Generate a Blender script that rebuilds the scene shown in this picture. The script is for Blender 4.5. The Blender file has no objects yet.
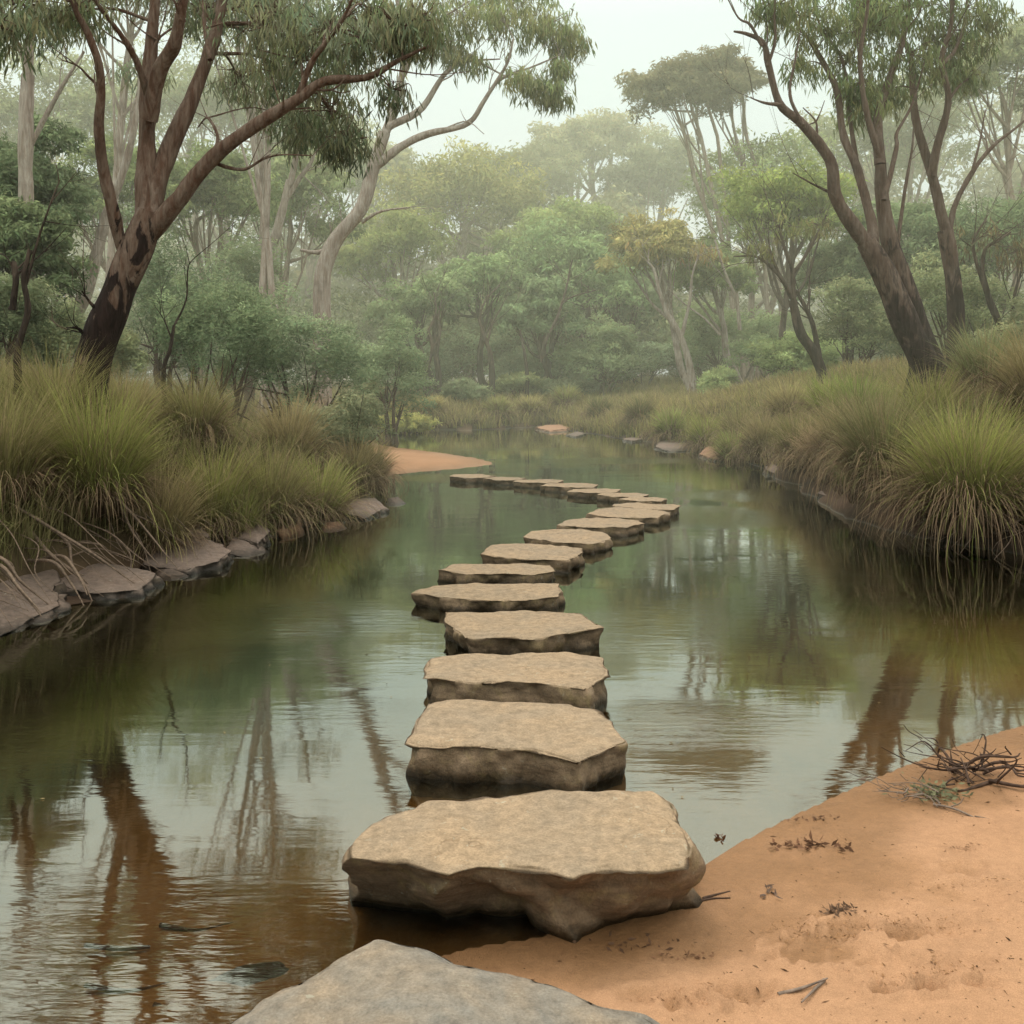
import bpy, math, random
import numpy as np
from mathutils import Vector, noise as mnoise
random.seed(7); RNG = np.random.default_rng(7)
C = bpy.context.scene.collection
R = math.radians
F, H, HOR = 950.0, 1.8, 375.0          # focal length in px, eye height, horizon row

def P(px, py, Y):                       # point at depth Y that the photo shows there
    return np.array([(px-512)*Y/F, Y, H-(py-HOR)*Y/F])

# ------------------------------------------------------------------ basics
def tag(o, label=None, cat=None, group=None, kind=None):
    if label: o['label'] = label
    if cat: o['category'] = cat
    if group: o['group'] = group
    if kind: o['kind'] = kind
    return o
def empty(name, loc):
    o = bpy.data.objects.new(name, None); C.objects.link(o); o.location = loc; o.empty_display_size = .1
    return o
def mk(name, V, Fc, mat, parent=None, cols=None, pn=None, smooth=True, loc=None):
    V = np.asarray(V, dtype=np.float32)
    if loc is not None: V = V-np.asarray(loc, dtype=np.float32)
    me = bpy.data.meshes.new(name)
    if isinstance(Fc, np.ndarray):
        n, k = Fc.shape
        me.vertices.add(len(V)); me.vertices.foreach_set('co', V.ravel())
        me.loops.add(n*k); me.loops.foreach_set('vertex_index', Fc.ravel().astype(np.int32))
        me.polygons.add(n); me.polygons.foreach_set('loop_start', np.arange(0, n*k, k, dtype=np.int32))
        me.update(calc_edges=True)
    else:
        me.from_pydata([tuple(v) for v in V], [], Fc); me.update()
    me.polygons.foreach_set('use_smooth', np.full(len(me.polygons), smooth))
    if cols is not None:
        a = me.attributes.new('col', 'FLOAT_COLOR', 'POINT')
        c = np.ones((len(V), 4), dtype=np.float32); c[:, :3] = cols; a.data.foreach_set('color', c.ravel())
    if pn is not None:
        a = me.attributes.new('pn', 'FLOAT_VECTOR', 'POINT')
        a.data.foreach_set('vector', np.asarray(pn, dtype=np.float32).ravel())
    me.materials.append(mat)
    o = bpy.data.objects.new(name, me); C.objects.link(o)
    if parent is not None: o.parent = parent
    elif loc is not None: o.location = loc
    return o

# cheap vectorised value noise
_PERM = RNG.random((64, 64, 64)).astype(np.float32)
def vnoise(p):
    p = np.asarray(p, dtype=np.float64); i = np.floor(p).astype(int); f = p-i; f = f*f*(3-2*f)
    r = 0
    for a in (0, 1):
        for b in (0, 1):
            for c in (0, 1):
                w = (f[..., 0] if a else 1-f[..., 0])*(f[..., 1] if b else 1-f[..., 1])*(f[..., 2] if c else 1-f[..., 2])
                r = r+w*_PERM[(i[..., 0]+a) % 64, (i[..., 1]+b) % 64, (i[..., 2]+c) % 64]
    return r*2-1
def fbm(p, o=4, g=.5):
    p = np.asarray(p, dtype=np.float64); r = 0; a = 1
    for k in range(o):
        r = r+a*vnoise(p*(2**k)+k*7.3); a *= g
    return r
def v2(x, y, z=0.0):
    return np.stack([x, y, np.full_like(x, z)], -1)
def sst(x, a, b):
    t = np.clip((x-a)/(b-a), 0, 1); return t*t*(3-2*t)

# ------------------------------------------------------------------ materials
class NT:
    def __init__(s, name):
        s.m = bpy.data.materials.new(name); s.m.use_nodes = True; s.t = s.m.node_tree; s.t.nodes.clear()
        s.out = s.n('ShaderNodeOutputMaterial')
    def n(s, ty, **kw):
        nd = s.t.nodes.new(ty)
        for k, v in kw.items():
            if k.startswith('i_'):
                key = k[2:]; key = int(key) if key.isdigit() else key.replace('_', ' ')
                nd.inputs[key].default_value = v
            else: setattr(nd, k, v)
        return nd
    def l(s, a, b): s.t.links.new(a, b)
    def noise(s, vec, scale, detail=5, rough=.6, dist=0):
        n = s.n('ShaderNodeTexNoise'); n.inputs['Scale'].default_value = scale; n.inputs['Detail'].default_value = detail
        n.inputs['Roughness'].default_value = rough; n.inputs['Distortion'].default_value = dist
        s.l(vec, n.inputs['Vector']); return n.outputs['Fac']
    def ramp(s, fac, stops):
        r = s.n('ShaderNodeValToRGB'); e = r.color_ramp.elements
        while len(e) < len(stops): e.new(.5)
        for k, (p, c) in enumerate(stops):
            e[k].position = p; e[k].color = (c[0], c[1], c[2], 1) if hasattr(c, '__len__') else (c, c, c, 1)
        s.l(fac, r.inputs[0]); return r.outputs[0]
    def mix(s, fac, a, b, mode='MIX'):
        m = s.n('ShaderNodeMix', data_type='RGBA', blend_type=mode)
        for x, i in ((fac, 0), (a, 6), (b, 7)):
            if hasattr(x, 'is_output'): s.l(x, m.inputs[i])
            elif hasattr(x, '__len__'): m.inputs[i].default_value = (x[0], x[1], x[2], 1)
            else: m.inputs[i].default_value = x
        return m.outputs[2]
    def math(s, op, a, b=0, clamp=False):
        m = s.n('ShaderNodeMath', operation=op, use_clamp=clamp)
        for x, i in ((a, 0), (b, 1)):
            if hasattr(x, 'is_output'): s.l(x, m.inputs[i])
            else: m.inputs[i].default_value = x
        return m.outputs[0]
    def mapping(s, vec, sc):
        m = s.n('ShaderNodeMapping'); m.inputs['Scale'].default_value = sc; s.l(vec, m.inputs[0]); return m.outputs[0]
    def bump(s, h, strength, dist=.02, normal=None):
        b = s.n('ShaderNodeBump'); b.inputs['Strength'].default_value = strength; b.inputs['Distance'].default_value = dist
        s.l(h, b.inputs['Height'])
        if normal is not None: s.l(normal, b.inputs['Normal'])
        return b.outputs[0]
    def pbr(s, col, rough=.9, normal=None, spec=.3):
        p = s.n('ShaderNodeBsdfPrincipled'); p.inputs['Specular IOR Level'].default_value = spec
        if hasattr(col, 'is_output'): s.l(col, p.inputs['Base Color'])
        else: p.inputs['Base Color'].default_value = (*col, 1)
        if hasattr(rough, 'is_output'): s.l(rough, p.inputs['Roughness'])
        else: p.inputs['Roughness'].default_value = rough
        if normal is not None: s.l(normal, p.inputs['Normal'])
        return p.outputs[0]
    def done(s, sh): s.l(sh, s.out.inputs['Surface']); return s.m

def attr(t, name='col', out='Color'):
    a = t.n('ShaderNodeAttribute'); a.attribute_name = name; return a.outputs[out]

def leaf_mat(name, blend=.7, trans=.35):
    t = NT(name); col = attr(t)
    geo = t.n('ShaderNodeNewGeometry').outputs['Normal']
    vt = t.n('ShaderNodeVectorTransform', vector_type='NORMAL', convert_from='OBJECT', convert_to='WORLD')
    t.l(attr(t, 'pn', 'Vector'), vt.inputs[0])
    m = t.n('ShaderNodeMix', data_type='VECTOR'); m.inputs[0].default_value = blend
    t.l(geo, m.inputs[4]); t.l(vt.outputs[0], m.inputs[5])
    nn = t.n('ShaderNodeVectorMath', operation='NORMALIZE'); t.l(m.outputs[1], nn.inputs[0])
    d = t.n('ShaderNodeBsdfDiffuse'); t.l(col, d.inputs[0]); t.l(nn.outputs[0], d.inputs['Normal'])
    tr = t.n('ShaderNodeBsdfTranslucent'); t.l(col, tr.inputs[0])
    mx = t.n('ShaderNodeMixShader'); mx.inputs[0].default_value = trans
    t.l(d.outputs[0], mx.inputs[1]); t.l(tr.outputs[0], mx.inputs[2])
    return t.done(mx.outputs[0])

def bark_mat(name, dark, mid, pale, zt=1.6, soft=1.2, bs=.5):
    """dark rough stocking up to about zt metres, then smooth shedding bark in mid / pale streaks"""
    t = NT(name); tc = t.n('ShaderNodeTexCoord').outputs['Object']
    st = t.mapping(tc, (9, 9, 1.3)); n1 = t.noise(st, 1.6, 6, .65, .6); n2 = t.noise(tc, 1.7, 4, .55, .5)
    st2 = t.mapping(tc, (30, 30, 3)); n3 = t.noise(st2, 1.2, 5, .7)
    sep = t.n('ShaderNodeSeparateXYZ'); t.l(tc, sep.inputs[0])
    z = t.math('ADD', sep.outputs[2], t.math('MULTIPLY', t.math('SUBTRACT', t.noise(t.mapping(tc, (4.2, 4.2, 1.3)), 1.6, 5, .6, .8), .5), 5.5))
    f = t.math('DIVIDE', t.math('SUBTRACT', z, zt-soft*.12), soft*.25, clamp=True)
    upper = t.mix(t.ramp(n1, [(.38, 0), (.62, 1)]), mid, pale)
    upper = t.mix(t.ramp(n2, [(.5, 0), (.7, .7)]), upper, tuple(c*.55 for c in mid))
    low = t.mix(t.ramp(n1, [(.4, 0), (.7, 1)]), dark, tuple(min(1, c*2.6) for c in dark))
    c = t.mix(f, low, upper); c = t.mix(.55, c, t.ramp(n3, [(.3, .45), (.65, 1.25)]), 'MULTIPLY')
    nb = t.bump(t.math('ADD', n1, t.math('MULTIPLY', n3, .6)), bs, .05)
    return t.done(t.pbr(c, .9, nb, .15))

def stone_mat(name, top, side, wet=True, warm=(.42, .30, .17)):
    t = NT(name); g = t.n('ShaderNodeNewGeometry'); pos = g.outputs['Position']
    sn = t.n('ShaderNodeSeparateXYZ'); t.l(g.outputs['Normal'], sn.inputs[0])
    sp = t.n('ShaderNodeSeparateXYZ'); t.l(pos, sp.inputs[0])
    n1 = t.noise(pos, 3.2, 7, .6, .4); n2 = t.noise(pos, 22, 8, .72); n3 = t.noise(pos, 120, 3, .7); n4 = t.noise(pos, 7.5, 5, .6, 1.2)
    lay = t.noise(t.mapping(pos, (2, 2, 26)), 1.6, 5, .6, .5)
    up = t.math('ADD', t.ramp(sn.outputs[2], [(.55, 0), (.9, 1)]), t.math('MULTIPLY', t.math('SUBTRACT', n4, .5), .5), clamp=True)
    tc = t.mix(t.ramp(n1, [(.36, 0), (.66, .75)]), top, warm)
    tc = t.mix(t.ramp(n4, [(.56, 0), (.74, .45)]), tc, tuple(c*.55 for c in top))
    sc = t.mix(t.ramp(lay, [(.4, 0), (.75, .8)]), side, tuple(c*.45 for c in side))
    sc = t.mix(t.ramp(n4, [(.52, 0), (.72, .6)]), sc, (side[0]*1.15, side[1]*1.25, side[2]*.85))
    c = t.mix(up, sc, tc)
    c = t.mix(.75, c, t.ramp(n2, [(.3, .5), (.68, 1.25)]), 'MULTIPLY')
    c = t.mix(.6, c, t.ramp(n3, [(.3, .6), (.7, 1.25)]), 'MULTIPLY')
    li = t.ramp(t.noise(pos, 34, 4, .6, .8), [(.63, 0), (.68, .5)]); c = t.mix(t.math('MULTIPLY', li, t.ramp(n1, [(.45, 0), (.6, 1)])), c, (.36, .36, .29))
    rough = .88
    if wet:
        zz = t.math('ADD', sp.outputs[2], t.math('MULTIPLY', t.math('SUBTRACT', n2, .5), .05))
        w = t.ramp(t.math('MULTIPLY', zz, 5), [(.06, 1), (.3, 0)])
        c = t.mix(w, c, t.mix(1.0, c, (.17, .15, .11), 'MULTIPLY'))
        rough = t.ramp(w, [(0, .88), (1, .35)])
    crk = t.n('ShaderNodeTexVoronoi', feature='DISTANCE_TO_EDGE'); crk.inputs['Scale'].default_value = 2.6
    wv = t.n('ShaderNodeVectorMath', operation='ADD'); t.l(pos, wv.inputs[0]); nv = t.n('ShaderNodeTexNoise'); nv.inputs['Scale'].default_value = 5; nv.inputs['Detail'].default_value = 6; t.l(pos, nv.inputs['Vector']); sv = t.n('ShaderNodeVectorMath', operation='SCALE'); sv.inputs['Scale'].default_value = .5; t.l(nv.outputs['Color'], sv.inputs[0]); t.l(sv.outputs[0], wv.inputs[1]); t.l(wv.outputs[0], crk.inputs['Vector'])
    ck = t.ramp(crk.outputs[0], [(0, 0), (.02, 1)]); ckm = t.math('MULTIPLY', t.math('SUBTRACT', 1, ck), t.ramp(n1, [(.52, 0), (.66, .5)])); c = t.mix(ckm, c, t.mix(1.0, c, (.5, .45, .4), 'MULTIPLY'))
    nb = t.bump(t.math('SUBTRACT', t.math('ADD', t.math('ADD', n2, t.math('MULTIPLY', n1, 1.5)), t.math('MULTIPLY', n3, .3)), t.math('MULTIPLY', ckm, .8)), .5, .022)
    return t.done(t.pbr(c, rough, nb, .25))

def plain_mat(name, col, var=.5, scale=30, rough=.9):
    t = NT(name); tc = t.n('ShaderNodeTexCoord').outputs['Object']
    n = t.noise(t.mapping(tc, (1, 1, 1)), scale, 5, .65)
    c = t.mix(1.0, col, t.ramp(n, [(.3, 1-var), (.7, 1+var*.4)]), 'MULTIPLY')
    return t.done(t.pbr(c, rough, t.bump(n, .5, .01), .2))

M = {}
M['leaf_near'] = leaf_mat('gum_leaves', .5, .45)
M['leaf_far'] = leaf_mat('distant_foliage', .78, .3)
M['grass'] = leaf_mat('grass_blades', .55, .35)
M['bark_hero'] = bark_mat('charred_gum_bark', (.016, .009, .008), (.125, .068, .047), (.24, .175, .14), 1.75, 1.0, 1.0)
M['bark_right'] = bark_mat('dark_gum_bark', (.03, .021, .019), (.12, .078, .06), (.19, .145, .12), 2.0, 2.2, .9)
M['bark_pale'] = bark_mat('pale_gum_bark', (.12, .09, .075), (.27, .21, .175), (.44, .39, .345), .5, 1.2, .5)
M['bark_brown'] = bark_mat('brown_bark', (.03, .022, .018), (.085, .058, .045), (.15, .115, .09), 2.0, 3, .8)
M['bark_far'] = bark_mat('far_bark', (.1, .07, .055), (.2, .145, .11), (.34, .28, .23), .6, 1, .5)
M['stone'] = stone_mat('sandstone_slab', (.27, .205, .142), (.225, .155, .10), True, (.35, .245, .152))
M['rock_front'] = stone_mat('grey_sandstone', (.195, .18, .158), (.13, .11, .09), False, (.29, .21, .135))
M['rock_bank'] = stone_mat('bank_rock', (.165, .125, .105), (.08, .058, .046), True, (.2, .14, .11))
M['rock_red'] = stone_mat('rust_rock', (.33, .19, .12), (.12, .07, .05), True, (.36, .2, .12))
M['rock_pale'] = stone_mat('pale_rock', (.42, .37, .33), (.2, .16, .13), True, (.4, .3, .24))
M['stick'] = plain_mat('weathered_stick', (.085, .052, .038), .6, 40)
M['stick_grey'] = plain_mat('grey_stick', (.2, .15, .12), .5, 40)
M['root'] = plain_mat('exposed_root', (.19, .135, .10), .55, 35)
M['debris'] = plain_mat('leaf_debris', (.09, .05, .03), .6, 60)
M['twig'] = plain_mat('thin_twig', (.09, .06, .05), .5, 20)

# ------------------------------------------------------------------ terrain
BANK, BEACH = 0, 1
shore = [(-9, -6, 0), (-6.6, 0, 0), (-5.0, 3.4, 0), (-4.2, 5.2, 0), (-3.6, 6.4, 0), (-3.2, 7.8, 0), (-2.85, 9.5, 0), (-2.5, 11.4, 0), (-2.0, 14.0, 0),
         (-2.25, 15.6, 0), (-2.4, 17.0, 1), (-1.6, 17.7, 1), (-.55, 18.7, 1), (-.3, 19.5, 1), (-1.0, 21.0, 1), (-2.2, 22.8, 1), (-3.4, 24.2, 1), (-4.1, 27, 0),
         (-4.6, 29.0, 0), (-4.0, 30.6, 0), (-2.6, 31.2, 0), (-1.2, 30.6, 0), (.2, 32.2, 0), (1.2, 33.2, 0), (1.7, 32.2, 0), (1.8, 30.2, 0), (2.6, 28.5, 0), (3.5, 25.9, 0), (4.5, 23.4, 0),
         (4.9, 21.2, 0), (4.75, 18, 0), (4.65, 15.5, 0), (4.25, 12.9, 0), (4.3, 11.3, 0), (4.6, 10.2, 0), (5.3, 9.4, 0), (7, 8.9, 0), (12, 9.2, 0),
         (30, 11, 0), (30, 3.5, 1), (12, 6.0, 1), (6, 5.9, 1), (3.9, 5.45, 1), (2.66, 4.93, 1), (1.85, 4.42, 1), (1.2, 3.93, 1), (.74, 3.55, 1), (.45, 3.2, 1),
         (.15, 3.06, 1), (-.2, 2.98, 1), (-.42, 2.8, 1), (-.6, 2.45, 1), (-.8, 2.0, 1), (-1.1, 1, 1), (-1.6, -6, 1)]
def chaikin(pts, n=2):
    for _ in range(n):
        o = []
        for a, b in zip(pts, pts[1:]+pts[:1]):
            o.append((a[0]*.75+b[0]*.25, a[1]*.75+b[1]*.25, a[2])); o.append((a[0]*.25+b[0]*.75, a[1]*.25+b[1]*.75, b[2]))
        pts = o
    return pts
SH = chaikin(shore, 2)
def shore_dist(x, y):
    x = np.asarray(x, float); y = np.asarray(y, float)
    wob = fbm(v2(x*1.3, y*1.3), 3)*.12*sst(y, 6, 9)
    db = np.full(x.shape, 1e9); de = np.full(x.shape, 1e9); ins = np.zeros(x.shape, bool)
    for a, b in zip(SH, SH[1:]+SH[:1]):
        ax, ay = a[0], a[1]; bx, by = b[0], b[1]; dx, dy = bx-ax, by-ay; L = dx*dx+dy*dy+1e-12
        t = np.clip(((x-ax)*dx+(y-ay)*dy)/L, 0, 1); d = np.hypot(x-ax-t*dx, y-ay-t*dy)
        if a[2] == BEACH: db = np.minimum(db, d)
        else: de = np.minimum(de, d)
        if ay != by:
            c = ((ay > y) != (by > y)) & (x < (bx-ax)*(y-ay)/(by-ay)+ax); ins ^= c
    return ins, db, de, wob
prints = [(P(742, 975, 2.72)[:2], .05, .016), (P(690, 992, 2.68)[:2], .045, .012), (P(888, 986, 2.72)[:2], .035, .016), (P(928, 996, 2.7)[:2], .03, .02), (P(978, 986, 2.7)[:2], .03, .012),
          (P(825, 932, 2.95)[:2], .085, .010), (P(800, 938, 2.93)[:2], .04, .010), (P(905, 922, 3.0)[:2], .04, .015), (P(950, 926, 3.0)[:2], .05, .008), (P(905, 962, 2.8)[:2], .07, .008),
          (P(970, 960, 2.8)[:2], .05, .01), (P(965, 850, 3.4)[:2], .05, .008), (P(960, 888, 3.2)[:2], .09, .006), (P(650, 985, 2.7)[:2], .06, .006), (P(850, 905, 3.05)[:2], .05, .01)]
def terrain(x, y, full=False):
    x = np.asarray(x, float); y = np.asarray(y, float)
    ins, db, de, wob = shore_dist(x, y)
    d = np.minimum(db, de); sd = np.where(ins, -d, d)+wob*np.where(db < de, .25, 1)
    wbeach = sst(de-db, -.6, 1.2)
    # water bed
    bed = -np.minimum(np.minimum(np.minimum(.03*np.abs(sd), .2)+.045*np.maximum(db-.2, 0)**1.35, .62*de**.9+.02), 1.1)
    bed = np.minimum(bed, -.004)
    bed = bed+fbm(v2(x*2.3, y*2.3), 3)*.012*sst(-sd, 0, .5)
    # banks
    far = sst(y, 22, 32)
    e = np.maximum(sd, 0)
    left = (x < 0)
    taper = np.where(left, 1-.45*sst(y, 11, 15), 1.0)
    h1 = np.where(left, .74, .72)*(1-far)*taper+.50*far
    bank = h1*sst(e, np.where(left & (y < 11), .42, -.2), np.where(left & (y < 11), 1.35, 1.0+.9*far))+(1.0*taper-.6*far)*sst(e, .5, 3.6+3*far)+.45*sst(e, 5, 26)
    bank = bank+fbm(v2(x*.9, y*.9, 3), 4)*.12*sst(e, .2, 2)
    beach = np.minimum(.035*e+.028*e*e, .065*e+.03); beach = np.minimum(beach, .4+.05*beach)
    beach = np.where(y > 12, np.minimum(.03*e, .05)+.7*sst(e, 1.5, 4.5), beach)
    land = bank*(1-wbeach)+beach*wbeach
    nearb = wbeach*(y < 9)
    land = land+nearb*sst(e, .02, .4)*(fbm(v2(x*2.2, y*3.0, 5), 4)*.010+fbm(v2(x*14, y*16, 9), 3)*.0028)
    z = np.where(sd > 0, land, bed)
    if np.ndim(x):
        for (c, r, dp) in prints:
            q = np.hypot((x-c[0])/1.5, y-c[1])/r
            q = q+vnoise(v2(x*60, y*60))*.25+vnoise(v2(x*22, y*22))*.3
            z = z-1.9*dp*np.exp(-np.abs(q)**2.2)+dp*1.0*np.exp(-((q-1.35)/.3)**2)*(1+vnoise(v2(x*45, y*45)))
        z = np.where((sd > .15) & (y < 9), np.maximum(z, .006), z)
    return (z, sd, wbeach, db, de) if full else z
def gz(x, y): return float(terrain(np.array([x]), np.array([y]))[0])

def axis(a, b, step, lo, hi, g):
    v = list(np.arange(a, b, step)); s = step; p = b
    while p < hi: v.append(p); s *= g; p += s
    v.append(hi); s = step; p = a-step; w = []
    while p > lo: w.append(p); s *= g; p -= s
    w.append(lo); return np.array(w[::-1]+v)
xs = axis(-1.2, 3.0, .018, -700, 700, 1.045); ys = axis(2.3, 5.2, .018, -40, 900, 1.03)
X, Y = np.meshgrid(xs, ys); Z, SD, WB, DB, DE = terrain(X, Y, True)
def gz(x, y):                            # ground height straight off the sheet
    i = min(max(np.searchsorted(xs, x)-1, 0), len(xs)-2); j = min(max(np.searchsorted(ys, y)-1, 0), len(ys)-2)
    u = (x-xs[i])/(xs[i+1]-xs[i]); v = (y-ys[j])/(ys[j+1]-ys[j])
    return float((Z[j, i]*(1-u)+Z[j, i+1]*u)*(1-v)+(Z[j+1, i]*(1-u)+Z[j+1, i+1]*u)*v)
nx, ny = len(xs), len(ys)
idx = np.arange(nx*ny).reshape(ny, nx)
quads = np.stack([idx[:-1, :-1], idx[:-1, 1:], idx[1:, 1:], idx[1:, :-1]], -1).reshape(-1, 4)
def lerp(a, b, t): return np.asarray(a)*(1-t[..., None])+np.asarray(b)*t[..., None]
n = fbm(v2(X*.35, Y*.35), 4)*.5+.5; n2 = fbm(v2(X*2.1, Y*2.1, 4), 4)*.5+.5
grassc = lerp((.085, .085, .035), (.24, .18, .085), np.clip(n*1.1-.1, 0, 1)); grassc = lerp(grassc, (.06, .05, .03), np.clip(n2-.4, 0, 1))
soil = lerp((.10, .06, .038), (.035, .023, .016), np.clip(n2, 0, 1))
land = lerp(soil, grassc, sst(SD, .45, 1.3))
sand = lerp((.395, .225, .128), (.345, .187, .102), np.clip(fbm(v2(X*1.2, Y*1.6, 8), 4)*.5+.5, 0, 1))
wets = lerp((.23, .12, .055), sand, sst(Z+fbm(v2(X*3, Y*3), 2)*.006, .0, .03)); sand = wets
land = land*(1-WB[..., None])+sand*WB[..., None]
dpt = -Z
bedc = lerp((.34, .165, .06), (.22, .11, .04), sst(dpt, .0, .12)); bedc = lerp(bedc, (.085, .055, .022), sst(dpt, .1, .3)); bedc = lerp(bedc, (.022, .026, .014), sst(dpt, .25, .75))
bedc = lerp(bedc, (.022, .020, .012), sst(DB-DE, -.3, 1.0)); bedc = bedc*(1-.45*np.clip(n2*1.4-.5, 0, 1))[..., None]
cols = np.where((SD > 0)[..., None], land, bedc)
def ground_mat():
    t = NT('ground_surface'); pos = t.n('ShaderNodeNewGeometry').outputs['Position']
    n1 = t.noise(pos, 260, 4, .75); n2 = t.noise(pos, 26, 6, .7); n3 = t.noise(pos, 5, 5, .6)
    c = t.mix(.7, attr(t), t.ramp(n1, [(.25, .5), (.75, 1.38)]), 'MULTIPLY')
    c = t.mix(.5, c, t.ramp(n2, [(.3, .72), (.7, 1.18)]), 'MULTIPLY')
    c = t.mix(.35, c, t.ramp(n3, [(.3, .8), (.7, 1.15)]), 'MULTIPLY')
    nb = t.bump(t.math('ADD', t.math('ADD', t.math('MULTIPLY', n1, .3), n2), t.math('MULTIPLY', n3, 1.5)), .6, .02)
    sz = t.n('ShaderNodeSeparateXYZ'); t.l(pos, sz.inputs[0]); ro = t.ramp(t.math('MULTIPLY', sz.outputs[2], 20), [(.05, .45), (.5, .93)])
    return t.done(t.pbr(c, ro, nb, .2))
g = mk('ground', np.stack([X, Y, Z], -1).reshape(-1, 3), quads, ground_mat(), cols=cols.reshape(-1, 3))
tag(g, kind='structure')

# ------------------------------------------------------------------ water
def water_mat():
    t = NT('river_water'); pos = t.n('ShaderNodeNewGeometry').outputs['Position']
    a = t.noise(t.mapping(pos, (.55, 2.6, 1)), 1.5, 5, .55, .5)
    b = t.noise(t.mapping(pos, (2.2, 11, 1)), 1.9, 3, .55, .3)
    mask = t.ramp(t.noise(t.mapping(pos, (.16, .42, 1)), 1.6, 3, .5, .8), [(.48, 0), (.66, 1)])
    hgt = t.math('ADD', t.math('MULTIPLY', a, .62), t.math('MULTIPLY', t.math('MULTIPLY', b, mask), 1.0))
    hgt = t.math('ADD', hgt, t.math('MULTIPLY', b, .015))
    c3 = t.noise(t.mapping(pos, (1.2, 9, 1)), 2.2, 4, .6, .6)
    for (cx, cy, rx, ry) in ((-1.8, 7.0, 1.3, .8), (2.5, 12.1, 1.2, 1.2), (3.6, 14.2, 1.5, .9), (-.9, 16.6, 1.4, 1.0), (.9, 4.9, .8, .5), (2.6, 20, 2, 1)):
        sb = t.n('ShaderNodeVectorMath', operation='SUBTRACT'); t.l(pos, sb.inputs[0]); sb.inputs[1].default_value = (cx, cy, 0)
        mu = t.n('ShaderNodeVectorMath', operation='MULTIPLY'); t.l(sb.outputs[0], mu.inputs[0]); mu.inputs[1].default_value = (1/rx, 1/ry, 0)
        ln = t.n('ShaderNodeVectorMath', operation='LENGTH'); t.l(mu.outputs[0], ln.inputs[0])
        hgt = t.math('ADD', hgt, t.math('MULTIPLY', t.math('MULTIPLY', t.math('POWER', t.math('SUBTRACT', 1, ln.outputs['Value'], clamp=True), 1.6), t.math('SUBTRACT', c3, .5)), 4 if cy < 6 else 13))
    nb = t.bump(hgt, .042, .05)
    gl = t.n('ShaderNodeBsdfGlossy'); gl.inputs['Roughness'].default_value = .035; gl.inputs['Color'].default_value = (.93, .97, .88, 1); t.l(nb, gl.inputs['Normal'])
    tr = t.n('ShaderNodeBsdfTransparent'); tr.inputs['Color'].default_value = (.80, .78, .62, 1)
    fr = t.n('ShaderNodeFresnel'); fr.inputs['IOR'].default_value = 1.8; t.l(nb, fr.inputs['Normal'])
    fac = t.math('ADD', t.math('MULTIPLY', fr.outputs[0], 1.6), .05, clamp=True)
    mx = t.n('ShaderNodeMixShader'); t.l(fac, mx.inputs[0]); t.l(tr.outputs[0], mx.inputs[1]); t.l(gl.outputs[0], mx.inputs[2])
    return t.done(mx.outputs[0])
w = mk('river_water', [(-12, -8, 0), (32, -8, 0), (32, 40, 0), (-12, 40, 0)], [(0, 1, 2, 3)], water_mat()); tag(w, kind='structure')

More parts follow.
